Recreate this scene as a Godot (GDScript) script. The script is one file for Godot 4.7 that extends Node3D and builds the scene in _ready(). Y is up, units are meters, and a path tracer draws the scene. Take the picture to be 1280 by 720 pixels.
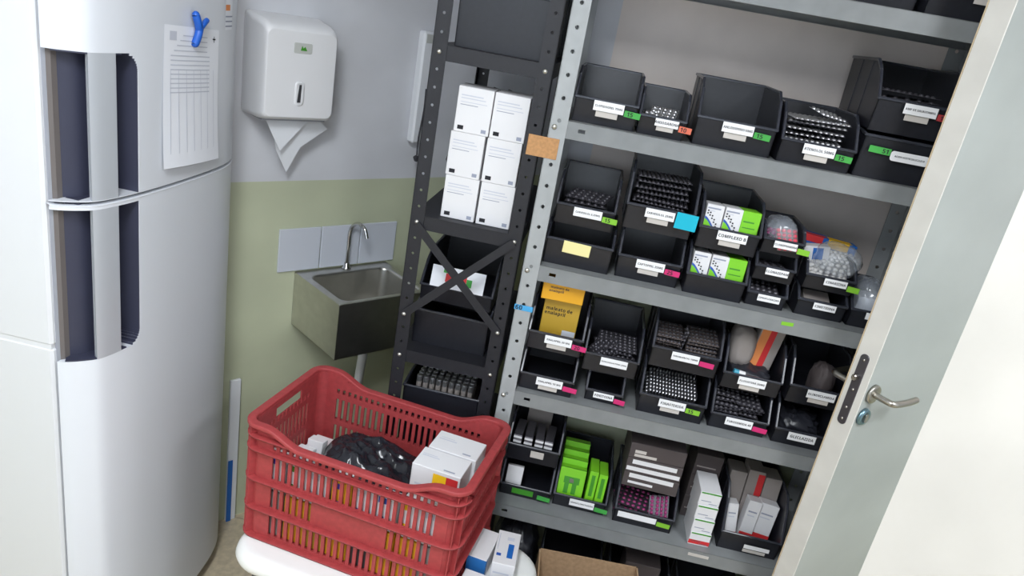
extends Node3D

var M := {}
var names := {}
var meshes := {}
var font: SystemFont
const PHI := 0.892636   # the sink wall runs at 51 degrees to the shelves
var W0 := Vector3(-0.869, 0, -0.324)
var U := Vector3(0.6273, 0, -0.7788)
var WN := Vector3(0.7788, 0, 0.6273)

# ---------------------------------------------------------------- geometry helpers
func S() -> SurfaceTool:
	var st := SurfaceTool.new()
	st.begin(Mesh.PRIMITIVE_TRIANGLES)
	return st

func tri(st: SurfaceTool, a: Vector3, b: Vector3, c: Vector3, na: Vector3, nb: Vector3, nc: Vector3) -> void:
	# clockwise seen from the side the normals point to
	if (b - a).cross(c - a).dot(na + nb + nc) > 0.0:
		st.set_normal(na); st.add_vertex(a)
		st.set_normal(nc); st.add_vertex(c)
		st.set_normal(nb); st.add_vertex(b)
	else:
		st.set_normal(na); st.add_vertex(a)
		st.set_normal(nb); st.add_vertex(b)
		st.set_normal(nc); st.add_vertex(c)

func face(st: SurfaceTool, pts: Array, out: Vector3) -> void:
	var n: Vector3 = (pts[1] - pts[0]).cross(pts[2] - pts[0])
	if n.length_squared() < 1e-18 and pts.size() > 3:
		n = (pts[2] - pts[0]).cross(pts[3] - pts[0])
	n = n.normalized()
	if n.dot(out) < 0.0:
		n = -n
	for i in range(1, pts.size() - 1):
		tri(st, pts[0], pts[i], pts[i + 1], n, n, n)

func box(st: SurfaceTool, c: Vector3, s: Vector3, bev := 0.0, bas := Basis.IDENTITY) -> void:
	var h := s * 0.5
	bev = minf(bev, minf(h.x, minf(h.y, h.z)) * 0.95)
	for ax in 3:
		var a1 := (ax + 1) % 3
		var a2 := (ax + 2) % 3
		for sg in [-1.0, 1.0]:
			var pts := []
			for q in [[-1, -1], [1, -1], [1, 1], [-1, 1]]:
				var v := Vector3.ZERO
				v[ax] = sg * h[ax]
				v[a1] = q[0] * (h[a1] - bev)
				v[a2] = q[1] * (h[a2] - bev)
				pts.append(c + bas * v)
			var o := Vector3.ZERO
			o[ax] = sg
			face(st, pts, bas * o)
		if bev > 0.0:
			for s1 in [-1.0, 1.0]:
				for s2 in [-1.0, 1.0]:
					var e := []
					for q in [[-1, 0], [1, 0], [1, 1], [-1, 1]]:
						var v := Vector3.ZERO
						v[ax] = q[0] * (h[ax] - bev)
						v[a1] = s1 * (h[a1] - (bev if q[1] == 1 else 0.0))
						v[a2] = s2 * (h[a2] - (0.0 if q[1] == 1 else bev))
						e.append(c + bas * v)
					var o := Vector3.ZERO
					o[a1] = s1
					o[a2] = s2
					face(st, e, bas * o)
	if bev > 0.0:
		for sx in [-1.0, 1.0]:
			for sy in [-1.0, 1.0]:
				for sz in [-1.0, 1.0]:
					var k := Vector3(sx, sy, sz)
					face(st, [c + bas * (k * Vector3(h.x, h.y - bev, h.z - bev)), c + bas * (k * Vector3(h.x - bev, h.y, h.z - bev)), c + bas * (k * Vector3(h.x - bev, h.y - bev, h.z))], bas * k)

func span(st: SurfaceTool, a: Vector3, b: Vector3, bev := 0.0) -> void:
	box(st, (a + b) * 0.5, (b - a).abs(), bev)

func bar(st: SurfaceTool, a: Vector3, b: Vector3, w: float, t: float, up := Vector3.UP, bev := 0.0) -> void:
	var z := (b - a).normalized()
	var x := up.cross(z)
	if x.length() < 1e-4:
		x = Vector3.RIGHT.cross(z)
	x = x.normalized()
	var y := z.cross(x).normalized()
	box(st, (a + b) * 0.5, Vector3(w, t, (b - a).length()), bev, Basis(x, y, z))

func grid(st: SurfaceTool, rows: Array, wrap_i := false, wrap_j := false) -> void:
	var n: int = rows.size()
	var m: int = rows[0].size()
	var nor := []
	for i in n:
		var r := []
		r.resize(m)
		r.fill(Vector3.ZERO)
		nor.append(r)
	var ni := n if wrap_i else n - 1
	var nj := m if wrap_j else m - 1
	for i in ni:
		var i2 := (i + 1) % n
		for j in nj:
			var j2 := (j + 1) % m
			var f: Vector3 = (rows[i2][j2] - rows[i][j]).cross(rows[i][j2] - rows[i2][j])
			nor[i][j] += f; nor[i][j2] += f; nor[i2][j] += f; nor[i2][j2] += f
	for i in ni:
		var i2 := (i + 1) % n
		for j in nj:
			var j2 := (j + 1) % m
			var a: Vector3 = rows[i][j]
			var b: Vector3 = rows[i][j2]
			var c: Vector3 = rows[i2][j2]
			var d: Vector3 = rows[i2][j]
			if (c - a).cross(b - d).length_squared() < 1e-20:
				continue
			var na: Vector3 = nor[i][j].normalized()
			var nb: Vector3 = nor[i][j2].normalized()
			var nc: Vector3 = nor[i2][j2].normalized()
			var nd: Vector3 = nor[i2][j].normalized()
			for t in [[a, b, c, na, nb, nc], [a, c, d, na, nc, nd]]:
				if (t[1] - t[0]).cross(t[2] - t[0]).length_squared() > 1e-22:
					tri(st, t[0], t[1], t[2], t[3], t[4], t[5])

func tube(st: SurfaceTool, pts: Array, r: float, n := 8, caps := true) -> void:
	var rows := []
	var up := Vector3(0.123, 0.98, 0.21).normalized()
	for i in pts.size():
		var d: Vector3 = (pts[mini(i + 1, pts.size() - 1)] - pts[maxi(i - 1, 0)]).normalized()
		if absf(d.dot(up)) > 0.95:
			up = Vector3(0.98, 0.1, 0.17).normalized()
		var x := up.cross(d).normalized()
		var y := d.cross(x)
		up = y
		var ring := []
		for k in n:
			var t := TAU * k / n
			ring.append(pts[i] + (x * cos(t) + y * sin(t)) * r)
		rows.append(ring)
	grid(st, rows, false, true)
	if caps:
		face(st, rows[0], pts[0] - pts[1])
		face(st, rows[-1], pts[-1] - pts[-2])

func curve(p: Array, n := 8) -> Array:
	var out := []
	for i in p.size() - 1:
		var a: Vector3 = p[maxi(i - 1, 0)]
		var d: Vector3 = p[mini(i + 2, p.size() - 1)]
		for k in n:
			out.append(p[i].cubic_interpolate(p[i + 1], a, d, float(k) / n))
	out.append(p[-1])
	return out

func lathe(st: SurfaceTool, prof: Array, n: int, tf := Transform3D.IDENTITY) -> void:
	var rows := []
	for p in prof:
		var ring := []
		for k in n:
			var t := TAU * k / n
			ring.append(tf * Vector3(p.x * cos(t), p.y, p.x * sin(t)))
		rows.append(ring)
	grid(st, rows, false, true)

func prism(st: SurfaceTool, poly: Array, h0: float, h1: float, tf := Transform3D.IDENTITY, smooth_cos := 0.8) -> void:
	# polygon in local XY, extruded along local Z
	var p := PackedVector2Array(poly)
	var area := 0.0
	for i in p.size():
		var q := p[(i + 1) % p.size()]
		area += p[i].x * q.y - q.x * p[i].y
	if area < 0.0:
		p.reverse()
	var n := p.size()
	var en := []
	for i in n:
		var d := (p[(i + 1) % n] - p[i]).normalized()
		en.append(Vector2(d.y, -d.x))
	for i in n:
		var j := (i + 1) % n
		var e: Vector2 = en[i]
		var ep: Vector2 = en[(i + n - 1) % n]
		var ex: Vector2 = en[j]
		var n0: Vector2 = (e + ep).normalized() if e.dot(ep) > smooth_cos else e
		var n1: Vector2 = (e + ex).normalized() if e.dot(ex) > smooth_cos else e
		var a := tf * Vector3(p[i].x, p[i].y, h0)
		var b := tf * Vector3(p[j].x, p[j].y, h0)
		var c := tf * Vector3(p[j].x, p[j].y, h1)
		var d2 := tf * Vector3(p[i].x, p[i].y, h1)
		var v0 := tf.basis * Vector3(n0.x, n0.y, 0)
		var v1 := tf.basis * Vector3(n1.x, n1.y, 0)
		tri(st, a, b, c, v0, v1, v1)
		tri(st, a, c, d2, v0, v1, v0)
	var ids := Geometry2D.triangulate_polygon(p)
	for k in range(0, ids.size(), 3):
		for s in [[h0, -1.0], [h1, 1.0]]:
			var pts := []
			for q in 3:
				pts.append(tf * Vector3(p[ids[k + q]].x, p[ids[k + q]].y, s[0]))
			face(st, pts, tf.basis * Vector3(0, 0, s[1]))

func rr(hw: float, hh: float, r: float, n := 5) -> Array:
	var out := []
	for q in 4:
		var cx: float = [hw - r, -hw + r, -hw + r, hw - r][q]
		var cy: float = [hh - r, hh - r, -hh + r, -hh + r][q]
		for k in n + 1:
			var t := PI / 2 * (q + float(k) / n)
			out.append(Vector2(cx + r * cos(t), cy + r * sin(t)))
	return out

func loft(st: SurfaceTool, slices: Array, tf := Transform3D.IDENTITY, cap0 := true, cap1 := true, n := 5) -> void:
	# slices: [z, cx, cy, hw, hh, r]
	var rows := []
	for s in slices:
		var ring := []
		for p in rr(s[3], s[4], s[5], n):
			ring.append(tf * Vector3(s[1] + p.x, s[2] + p.y, s[0]))
		rows.append(ring)
	grid(st, rows, false, true)
	if cap0: face(st, rows[0], tf.basis * Vector3(0, 0, -1 if slices[0][0] <= slices[-1][0] else 1))
	if cap1: face(st, rows[-1], tf.basis * Vector3(0, 0, 1 if slices[0][0] <= slices[-1][0] else -1))

func dome(st: SurfaceTool, c: Vector3, r: Vector3, bas := Basis.IDENTITY, n := 8, m := 3) -> void:
	var rows := []
	for i in m + 1:
		var a := PI / 2 * i / m
		var ring := []
		for k in n:
			var t := TAU * k / n
			ring.append(c + bas * Vector3(r.x * cos(a) * cos(t), r.y * sin(a), r.z * cos(a) * sin(t)))
		rows.append(ring)
	grid(st, rows, false, true)

const YUP := Basis(Vector3(1, 0, 0), Vector3(0, 0, -1), Vector3(0, 1, 0))   # local XY plan, Z extrudes up

# ---------------------------------------------------------------- nodes
func numbered(n: String) -> String:
	if not names.has(n):
		names[n] = 0
		return n
	names[n] += 1
	return "%s_%03d" % [n, names[n]]

func obj(called: String, st, m: Material, parent: Node3D) -> MeshInstance3D:
	var o := MeshInstance3D.new()
	o.name = called
	o.mesh = st.commit() if st is SurfaceTool else st
	o.material_override = m
	parent.add_child(o, true)
	return o

func thing(called: String, label: String, category: String, at := Vector3.ZERO, turn := 0.0, group := "") -> Node3D:
	var o := Node3D.new()
	o.name = numbered(called)
	add_child(o)
	o.position = at
	o.rotation.y = turn
	o.set_meta("label", label)
	o.set_meta("category", category)
	if group != "":
		o.set_meta("group", group)
	return o

func struct(called: String) -> Node3D:
	var o := Node3D.new()
	o.name = numbered(called)
	add_child(o)
	o.set_meta("kind", "structure")
	return o

func text(called: String, s: String, size: float, m: Material, parent: Node3D, at: Vector3, bas := Basis.IDENTITY, stretch := 1.0) -> MeshInstance3D:
	var key := "text%s%f" % [s, size]
	if not meshes.has(key):
		var t := TextMesh.new()
		t.text = s
		t.font = font
		t.font_size = 32
		t.pixel_size = size / 32.0
		t.depth = 0.0003
		t.curve_step = 6.0
		meshes[key] = t
	var o := MeshInstance3D.new()
	o.name = called
	o.mesh = meshes[key]
	o.material_override = m
	parent.add_child(o, true)
	o.transform = Transform3D(bas * Basis.from_scale(Vector3(stretch, 1, 1)), at)
	return o

# ---------------------------------------------------------------- materials
func speck(seed_: int, freq: float, lo: float, hi: float, octaves := 3) -> ImageTexture:
	var n := FastNoiseLite.new()
	n.seed = seed_
	n.noise_type = FastNoiseLite.TYPE_SIMPLEX_SMOOTH
	n.frequency = freq
	n.fractal_octaves = octaves
	var im := n.get_seamless_image(256, 256)
	im.convert(Image.FORMAT_RGB8)
	for y in 256:
		for x in 256:
			var v := lerpf(lo, hi, im.get_pixel(x, y).r)
			im.set_pixel(x, y, Color(v, v, v))
	return ImageTexture.create_from_image(im)

func mat(key: String, r: int, g: int, b: int, rough: float, metal := 0.0, tex: Texture2D = null, scale := 2.0) -> StandardMaterial3D:
	var m := StandardMaterial3D.new()
	m.albedo_color = Color(r / 255.0, g / 255.0, b / 255.0)
	m.roughness = rough
	m.metallic = metal
	if tex:
		m.albedo_texture = tex
		m.uv1_triplanar = true
		m.uv1_world_triplanar = true
		m.uv1_scale = Vector3.ONE * scale
	M[key] = m
	return m

func make_materials() -> void:
	font = SystemFont.new()
	font.font_names = PackedStringArray(["Droid Sans"])
	font.font_weight = 700
	var t1 := speck(3, 0.02, 0.93, 1.0)
	var t2 := speck(5, 0.05, 0.86, 1.0)
	var t3 := speck(8, 0.012, 0.9, 1.0, 4)
	mat("wall_white", 220, 221, 226, 0.7, 0.0, t3, 0.9)
	mat("wall_green", 203, 208, 178, 0.6, 0.0, t3, 0.9)
	mat("wall_beige", 238, 227, 220, 0.75, 0.0, t3, 0.9)
	mat("cream", 202, 198, 190, 0.6, 0.0, t3, 0.7)
	mat("ceiling", 225, 226, 226, 0.8)
	mat("tile_floor", 214, 198, 170, 0.35, 0.0, t2, 3.0)
	mat("grout", 140, 128, 110, 0.9)
	mat("fridge", 214, 217, 223, 0.34)
	mat("fridge_side", 216, 217, 220, 0.42)
	mat("fridge_bar", 186, 190, 196, 0.35, 0.25)
	mat("recess", 52, 54, 72, 0.5)
	mat("recess_edge", 104, 98, 96, 0.6)
	mat("gasket", 150, 152, 160, 0.7)
	mat("paper", 232, 234, 240, 0.85)
	mat("print", 150, 155, 172, 0.9)
	mat("print_light", 196, 199, 210, 0.9)
	mat("ink", 30, 30, 36, 0.8)
	mat("blue_clip", 30, 92, 190, 0.4)
	mat("orange", 226, 140, 80, 0.7)
	mat("dispenser", 224, 224, 226, 0.32)
	mat("plate", 186, 188, 184, 0.4)
	mat("dark_window", 60, 60, 64, 0.3)
	mat("towel", 222, 224, 228, 0.95)
	mat("steel", 214, 212, 206, 0.32, 1.0, t1, 4.0)
	mat("chrome", 200, 200, 200, 0.12, 1.0)
	mat("white_tile", 205, 209, 218, 0.25)
	mat("white_plastic", 224, 226, 230, 0.4)
	mat("cord", 54, 54, 60, 0.6)
	mat("blue", 30, 100, 180, 0.5)
	mat("shelf_grey", 134, 137, 138, 0.42, 0.0, t1, 3.0)
	mat("post_grey", 166, 169, 170, 0.4, 0.0, t1, 3.0)
	mat("bolt", 200, 198, 190, 0.3, 0.9)
	mat("rack_black", 27, 27, 34, 0.55, 0.0, t2, 6.0)
	mat("bin_black", 33, 34, 41, 0.36, 0.0, t2, 5.0)
	mat("rim_black", 50, 52, 60, 0.26)
	mat("dark_bag", 42, 43, 50, 0.35)
	mat("label_white", 236, 236, 238, 0.6)
	mat("label_beige", 196, 190, 184, 0.7)
	mat("tag_green", 62, 158, 66, 0.6)
	mat("tag_lime", 128, 190, 48, 0.6)
	mat("tag_pink", 205, 40, 110, 0.6)
	mat("tag_orange", 214, 108, 82, 0.6)
	mat("tag_red", 170, 52, 56, 0.6)
	mat("note_yellow", 238, 228, 164, 0.8)
	mat("note_cyan", 20, 178, 204, 0.8)
	mat("tape", 196, 146, 96, 0.7, 0.0, t2, 8.0)
	mat("tape_blue", 70, 160, 214, 0.6)
	mat("foil", 205, 205, 208, 0.28, 0.85)
	mat("foil_dark", 84, 82, 88, 0.4, 0.5)
	mat("foil_brown", 132, 120, 116, 0.4, 0.4)
	mat("pill_red", 222, 66, 88, 0.35)
	mat("pill_pink", 150, 52, 108, 0.35)
	mat("pill_dark", 62, 60, 66, 0.3)
	mat("pill_white", 216, 214, 212, 0.25)
	mat("carton_white", 222, 221, 223, 0.55)
	mat("carton_green", 122, 200, 34, 0.5)
	mat("carton_darkgreen", 60, 140, 34, 0.5)
	mat("carton_yellow", 226, 164, 30, 0.55)
	mat("carton_gold", 186, 150, 46, 0.5)
	mat("carton_brown", 74, 66, 66, 0.7)
	mat("carton_grey", 150, 142, 138, 0.7)
	mat("carton_blue", 36, 104, 170, 0.5)
	mat("print_blue", 40, 84, 170, 0.6)
	mat("print_red", 206, 44, 48, 0.6)
	mat("print_yellow", 246, 196, 20, 0.6)
	mat("print_purple", 70, 60, 170, 0.6)
	mat("crate_red", 172, 64, 66, 0.55, 0.0, t2, 4.0)
	mat("lid_white", 236, 236, 234, 0.35)
	mat("bag_black", 32, 33, 40, 0.2)
	mat("cardboard", 178, 146, 112, 0.85, 0.0, t2, 5.0)
	mat("door_face", 180, 186, 182, 0.45, 0.0, t3, 1.0)
	mat("door_edge", 226, 223, 216, 0.45, 0.0, t1, 2.0)
	mat("wood_edge", 204, 184, 152, 0.6)
	mat("faceplate", 92, 90, 96, 0.35, 0.7)
	mat("nickel", 176, 172, 164, 0.3, 1.0)
	mat("teal", 60, 150, 175, 0.35)
	mat("key_ring", 120, 150, 162, 0.3, 0.9)
	var pb := mat("plastic_bag", 214, 222, 232, 0.15)
	pb.transparency = BaseMaterial3D.TRANSPARENCY_ALPHA
	pb.albedo_color.a = 0.22
	var wg := mat("window_glass", 235, 242, 245, 0.02)
	wg.transparency = BaseMaterial3D.TRANSPARENCY_ALPHA
	wg.albedo_color.a = 0.06
	var gl := mat("lamp_glow", 250, 250, 255, 0.5)
	gl.emission_enabled = true
	gl.emission = Color(0.95, 0.97, 1.0)
	gl.emission_energy_multiplier = 1.5

# ---------------------------------------------------------------- scene
func _ready() -> void:
	# camera
	var cam := Camera3D.new()
	cam.name = "camera"
	add_child(cam)
	cam.position = Vector3(0.1278, 1.80, 1.6593)
	cam.basis = Basis.from_euler(Vector3(deg_to_rad(-20.426), deg_to_rad(4.955), deg_to_rad(10.4745)))
	cam.fov = 2.0 * rad_to_deg(atan(360.0 / 910.5))
	cam.near = 0.02
	cam.current = true
	# environment
	var env := Environment.new()
	env.background_mode = Environment.BG_COLOR
	env.background_color = Color(0.9, 0.95, 1.0)
	env.background_energy_multiplier = 3.8
	env.tonemap_mode = Environment.TONE_MAPPER_LINEAR
	env.tonemap_exposure = 0.97
	env.sdfgi_enabled = true
	env.ssao_enabled = true
	env.ssil_enabled = true
	var we := WorldEnvironment.new()
	we.name = "environment"
	we.environment = env
	add_child(we)
	make_materials()
	lamp("white fluorescent ceiling lamp above the aisle before the refrigerator", Vector3(-0.2, 2.745, 1.8), 0.3, 1.2, 5.0)
	lamp("added unseen ceiling lamp on the right that brightens the door face", Vector3(1.5, 2.745, 1.5), 0.3, 1.2, 4.2)  # extra lamp out of view, added to brighten the door face and soften shadows
	build_room()
	build_fridge()
	build_grey_shelf()
	build_black_rack()
	build_door()
	build_wall_items()
	build_crate_stack()
	build_bins()
	build_contents()

func lamp(label: String, at: Vector3, wd: float, ln: float, energy: float) -> void:
	var t := thing("ceiling_lamp", label, "lamp", at)
	var st := S()
	box(st, Vector3(0, -0.02, 0), Vector3(wd + 0.04, 0.04, ln + 0.04), 0.006)
	obj("housing", st, M.white_plastic, t)
	st = S()
	box(st, Vector3(0, -0.0435, 0), Vector3(wd, 0.007, ln), 0.002)
	obj("diffuser", st, M.lamp_glow, t)
	var l := AreaLight3D.new()
	l.name = "tube_light"
	l.area_size = Vector2(wd, ln)
	l.light_energy = energy
	l.light_color = Color(0.96, 0.98, 1.0)
	l.shadow_enabled = true
	l.set("area_range", 8.0)
	t.add_child(l)
	l.position = Vector3(0, -0.055, 0)
	l.rotation.x = -PI / 2

func slab(called: String, m: Material, parent: Node3D, poly: Array, y0: float, y1: float) -> void:
	var st := S()
	var p := []
	for q in poly:
		p.append(Vector2(q.x, -q.y))
	prism(st, p, y0, y1, Transform3D(YUP, Vector3.ZERO))
	obj(called, st, m, parent)

func painted_wall(called: String, poly: Array, band := 1.208, upper: Material = M.wall_white) -> void:
	var w := struct(called)
	slab("upper_paint", upper, w, poly, band, 2.8)
	slab("lower_paint", M.wall_green, w, poly, 0.0, band)

func build_room() -> void:
	var f := struct("floor")
	slab("screed", M.grout, f, [Vector2(-1.8, -1.7), Vector2(2.4, -1.7), Vector2(2.4, 3.3), Vector2(-1.8, 3.3)], -0.1, -0.004)
	var tm := S()
	box(tm, Vector3(0, -0.004, 0), Vector3(0.446, 0.008, 0.446), 0.0015)
	var tmesh := tm.commit()
	for i in 9:
		for j in 11:
			var o := obj("tile", tmesh, M.tile_floor, f)
			o.position = Vector3(-1.62 + 0.45 * i, 0, -1.45 + 0.45 * j)
	var c := struct("ceiling")
	slab("plaster", M.ceiling, c, [Vector2(-1.8, -1.7), Vector2(2.4, -1.7), Vector2(2.4, 3.3), Vector2(-1.8, 3.3)], 2.75, 2.9)
	# the slanting wall with the sink
	var a := W0 - U * 0.075
	var b := W0 + U * 1.38
	var back := -WN * 0.1
	painted_wall("wall_sink", [Vector2(a.x, a.z), Vector2(b.x, b.z), Vector2(b.x + back.x, b.z + back.z), Vector2(a.x + back.x, a.z + back.z)])
	painted_wall("wall_alcove", [Vector2(0.0, -0.345), Vector2(0.0, b.z), Vector2(0.1, b.z), Vector2(0.1, -0.345)])
	painted_wall("wall_back", [Vector2(0.1, -0.345), Vector2(2.2, -0.345), Vector2(2.2, -0.445), Vector2(0.1, -0.445)], 1.208, M.wall_beige)
	painted_wall("wall_fridge", [Vector2(a.x, a.z), Vector2(-1.6, a.z), Vector2(-1.6, a.z - 0.1), Vector2(a.x - 0.07, a.z - 0.1)])
	painted_wall("wall_left", [Vector2(-1.6, a.z), Vector2(-1.6, 3.1), Vector2(-1.7, 3.1), Vector2(-1.7, a.z - 0.1)])
	# the wall behind the camera with its window
	var wre := struct("wall_rear")
	for q in [[-1.7, -1.2, 0.0, 2.8], [1.2, 2.3, 0.0, 2.8], [-1.2, 1.2, 0.0, 1.15], [-1.2, 1.2, 2.45, 2.8]]:
		slab("plaster", M.wall_white, wre, [Vector2(q[0], 3.1), Vector2(q[1], 3.1), Vector2(q[1], 3.2), Vector2(q[0], 3.2)], q[2], q[3])
	var win := struct("window_1")
	var fr := S()
	for x in [-1.18, 0.0, 1.18]:
		span(fr, Vector3(x - 0.02, 1.15, 3.12), Vector3(x + 0.02, 2.45, 3.17))
	for y in [1.17, 2.43]:
		span(fr, Vector3(-1.2, y - 0.02, 3.12), Vector3(1.2, y + 0.02, 3.17))
	obj("frame", fr, M.white_plastic, win)
	for x in [-1.18, 0.0]:
		var gp := S()
		span(gp, Vector3(x + 0.02, 1.19, 3.142), Vector3(x + 1.16, 2.41, 3.148))
		obj("pane", gp, M.window_glass, win)
	painted_wall("wall_outer", [Vector2(2.2, -0.445), Vector2(2.3, -0.445), Vector2(2.3, 3.1), Vector2(2.2, 3.1)], 0.3)
	# the wall end that cuts the door off on the right
	var wr := struct("wall_right")
	slab("plaster", M.cream, wr, [Vector2(0.59, 0.79), Vector2(0.95, 0.79), Vector2(0.95, 0.67), Vector2(0.66, 0.67)], 0.0, 2.75)

# ---------------------------------------------------------------- refrigerator
func door_curve(inset := 0.0) -> Array:
	var raw := [Vector3(-0.885, 0.434, 0), Vector3(-0.866, 0.427, 0), Vector3(-0.84, 0.407, 0), Vector3(-0.823, 0.386, 0), Vector3(-0.812, 0.345, 0), Vector3(-0.804, 0.29, 0), Vector3(-0.799, 0.2, 0), Vector3(-0.798, 0.1, 0), Vector3(-0.8, 0.0, 0), Vector3(-0.806, -0.07, 0), Vector3(-0.82, -0.13, 0), Vector3(-0.84, -0.172, 0), Vector3(-0.865, -0.196, 0), Vector3(-0.885, -0.2, 0)]
	var out := []
	for v in curve(raw, 5):
		out.append(Vector2(v.x - inset, v.y - (inset if v.y > 0.1 else -inset)))
	return out

func door_x(z: float) -> float:
	var best := -0.8
	var c := door_curve()
	for i in c.size() - 1:
		if c[i].y >= z and c[i + 1].y <= z:
			best = lerpf(c[i].x, c[i + 1].x, (c[i].y - z) / maxf(c[i].y - c[i + 1].y, 1e-6))
	return best

func flip(poly: Array) -> Array:
	var out := []
	for p in poly:
		out.append(Vector2(p.x, -p.y))
	return out

func fridge_door(called: String, y0: float, y1: float, n0: float, n1: float, round_top: bool, parent: Node3D) -> Node3D:
	var up := Transform3D(YUP, Vector3.ZERO)
	var full := door_curve()
	var st := S()
	var ends := [[y0, n0], [n1, y1]]
	for e in ends:
		if e[1] - e[0] > 0.001:
			prism(st, flip(full), e[0], e[1], up)
	# notched slices: the grip is cut out of the near edge
	var inner := [Vector2(-0.885, 0.405), Vector2(-0.868, 0.388), Vector2(-0.858, 0.365), Vector2(-0.85, 0.33)]
	var lin := S()
	var steps := 7
	var cuts := []
	var r := 0.035
	for k in steps:
		cuts.append(sin(PI / 2 * k / steps))
	var ys := []
	if round_top:
		ys.append([n0, n1 - r, 0.0])
		for k in steps:
			ys.append([n1 - r + r * k / steps, n1 - r + r * (k + 1) / steps, 1.0 - sqrt(1.0 - pow((k + 0.5) / steps, 2))])
	else:
		ys.append([n0 + r, n1, 0.0])
		for k in steps:
			ys.append([n0 + r - r * (k + 1) / steps, n0 + r - r * k / steps, 1.0 - sqrt(1.0 - pow((k + 0.5) / steps, 2))])
	for q in ys:
		var zc: float = 0.279 + 0.035 * q[2]
		var poly := inner.duplicate()
		poly.append(Vector2(-0.85, zc))
		poly.append(Vector2(door_x(zc), zc))
		for p in full:
			if p.y < zc - 0.002:
				poly.append(p)
		prism(st, flip(poly), q[0], q[1], up)
		var shell := []
		var shell_in := []
		for p in [Vector2(-0.8848, 0.409), Vector2(-0.866, 0.3905), Vector2(-0.8555, 0.3665), Vector2(-0.8475, 0.331), Vector2(-0.8475, zc + 0.0025), Vector2(door_x(zc + 0.0025) - 0.001, zc + 0.0025)]:
			shell.append(p)
		for p in [Vector2(door_x(zc) - 0.001, zc + 0.0004), Vector2(-0.8496, zc + 0.0004), Vector2(-0.8496, 0.3302), Vector2(-0.8575, 0.3652), Vector2(-0.8677, 0.3883), Vector2(-0.8848, 0.4055)]:
			shell.append(p)
		prism(lin, flip(shell), q[0], q[1], up)
		if q[2] > 0.0:
			# dark face of each step of the rounded end
			var zb := 0.276
			var ye: float = q[0] - 0.0006 if round_top else q[1]
			prism(lin, flip([Vector2(-0.848, zb), Vector2(door_x(zb) - 0.0008, zb), Vector2(door_x(zc) - 0.0008, zc), Vector2(-0.848, zc)]), ye, ye + 0.0006, up)
	var d := obj(called, st, M.fridge, parent)
	# dark caps at the closed end of the grip
	var capy := (n1 - 0.003) if round_top else n0
	var cap := inner.duplicate()
	for p in [Vector2(-0.85, 0.32), Vector2(door_x(0.32) - 0.001, 0.32)]:
		cap.append(p)
	var outer := []
	for p in full:
		if p.y > 0.32 and p.y < 0.43:
			outer.append(Vector2(p.x - 0.001, p.y - 0.001))
	outer.reverse()
	cap.append_array(outer)
	prism(lin, flip(cap), capy, capy + 0.003, up)
	obj("grip_recess", lin, M.recess, d)
	var eb := S()
	prism(eb, flip([Vector2(-0.885, 0.4235), Vector2(-0.8795, 0.4175), Vector2(-0.8785, 0.4045), Vector2(-0.885, 0.4105)]), n0, n1, up)
	obj("recess_edge", eb, M.recess_edge, d)
	# grip bar
	var bp := []
	var bi := []
	for p in full:
		if p.y < 0.394 and p.y > 0.334:
			bp.append(p)
			bi.append(p + Vector2(-0.010, -0.006))
	bi.reverse()
	bp.append_array(bi)
	st = S()
	prism(st, flip(bp), n0, n1, up)
	obj("grip_bar", st, M.fridge_bar, d)
	return d

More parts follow.
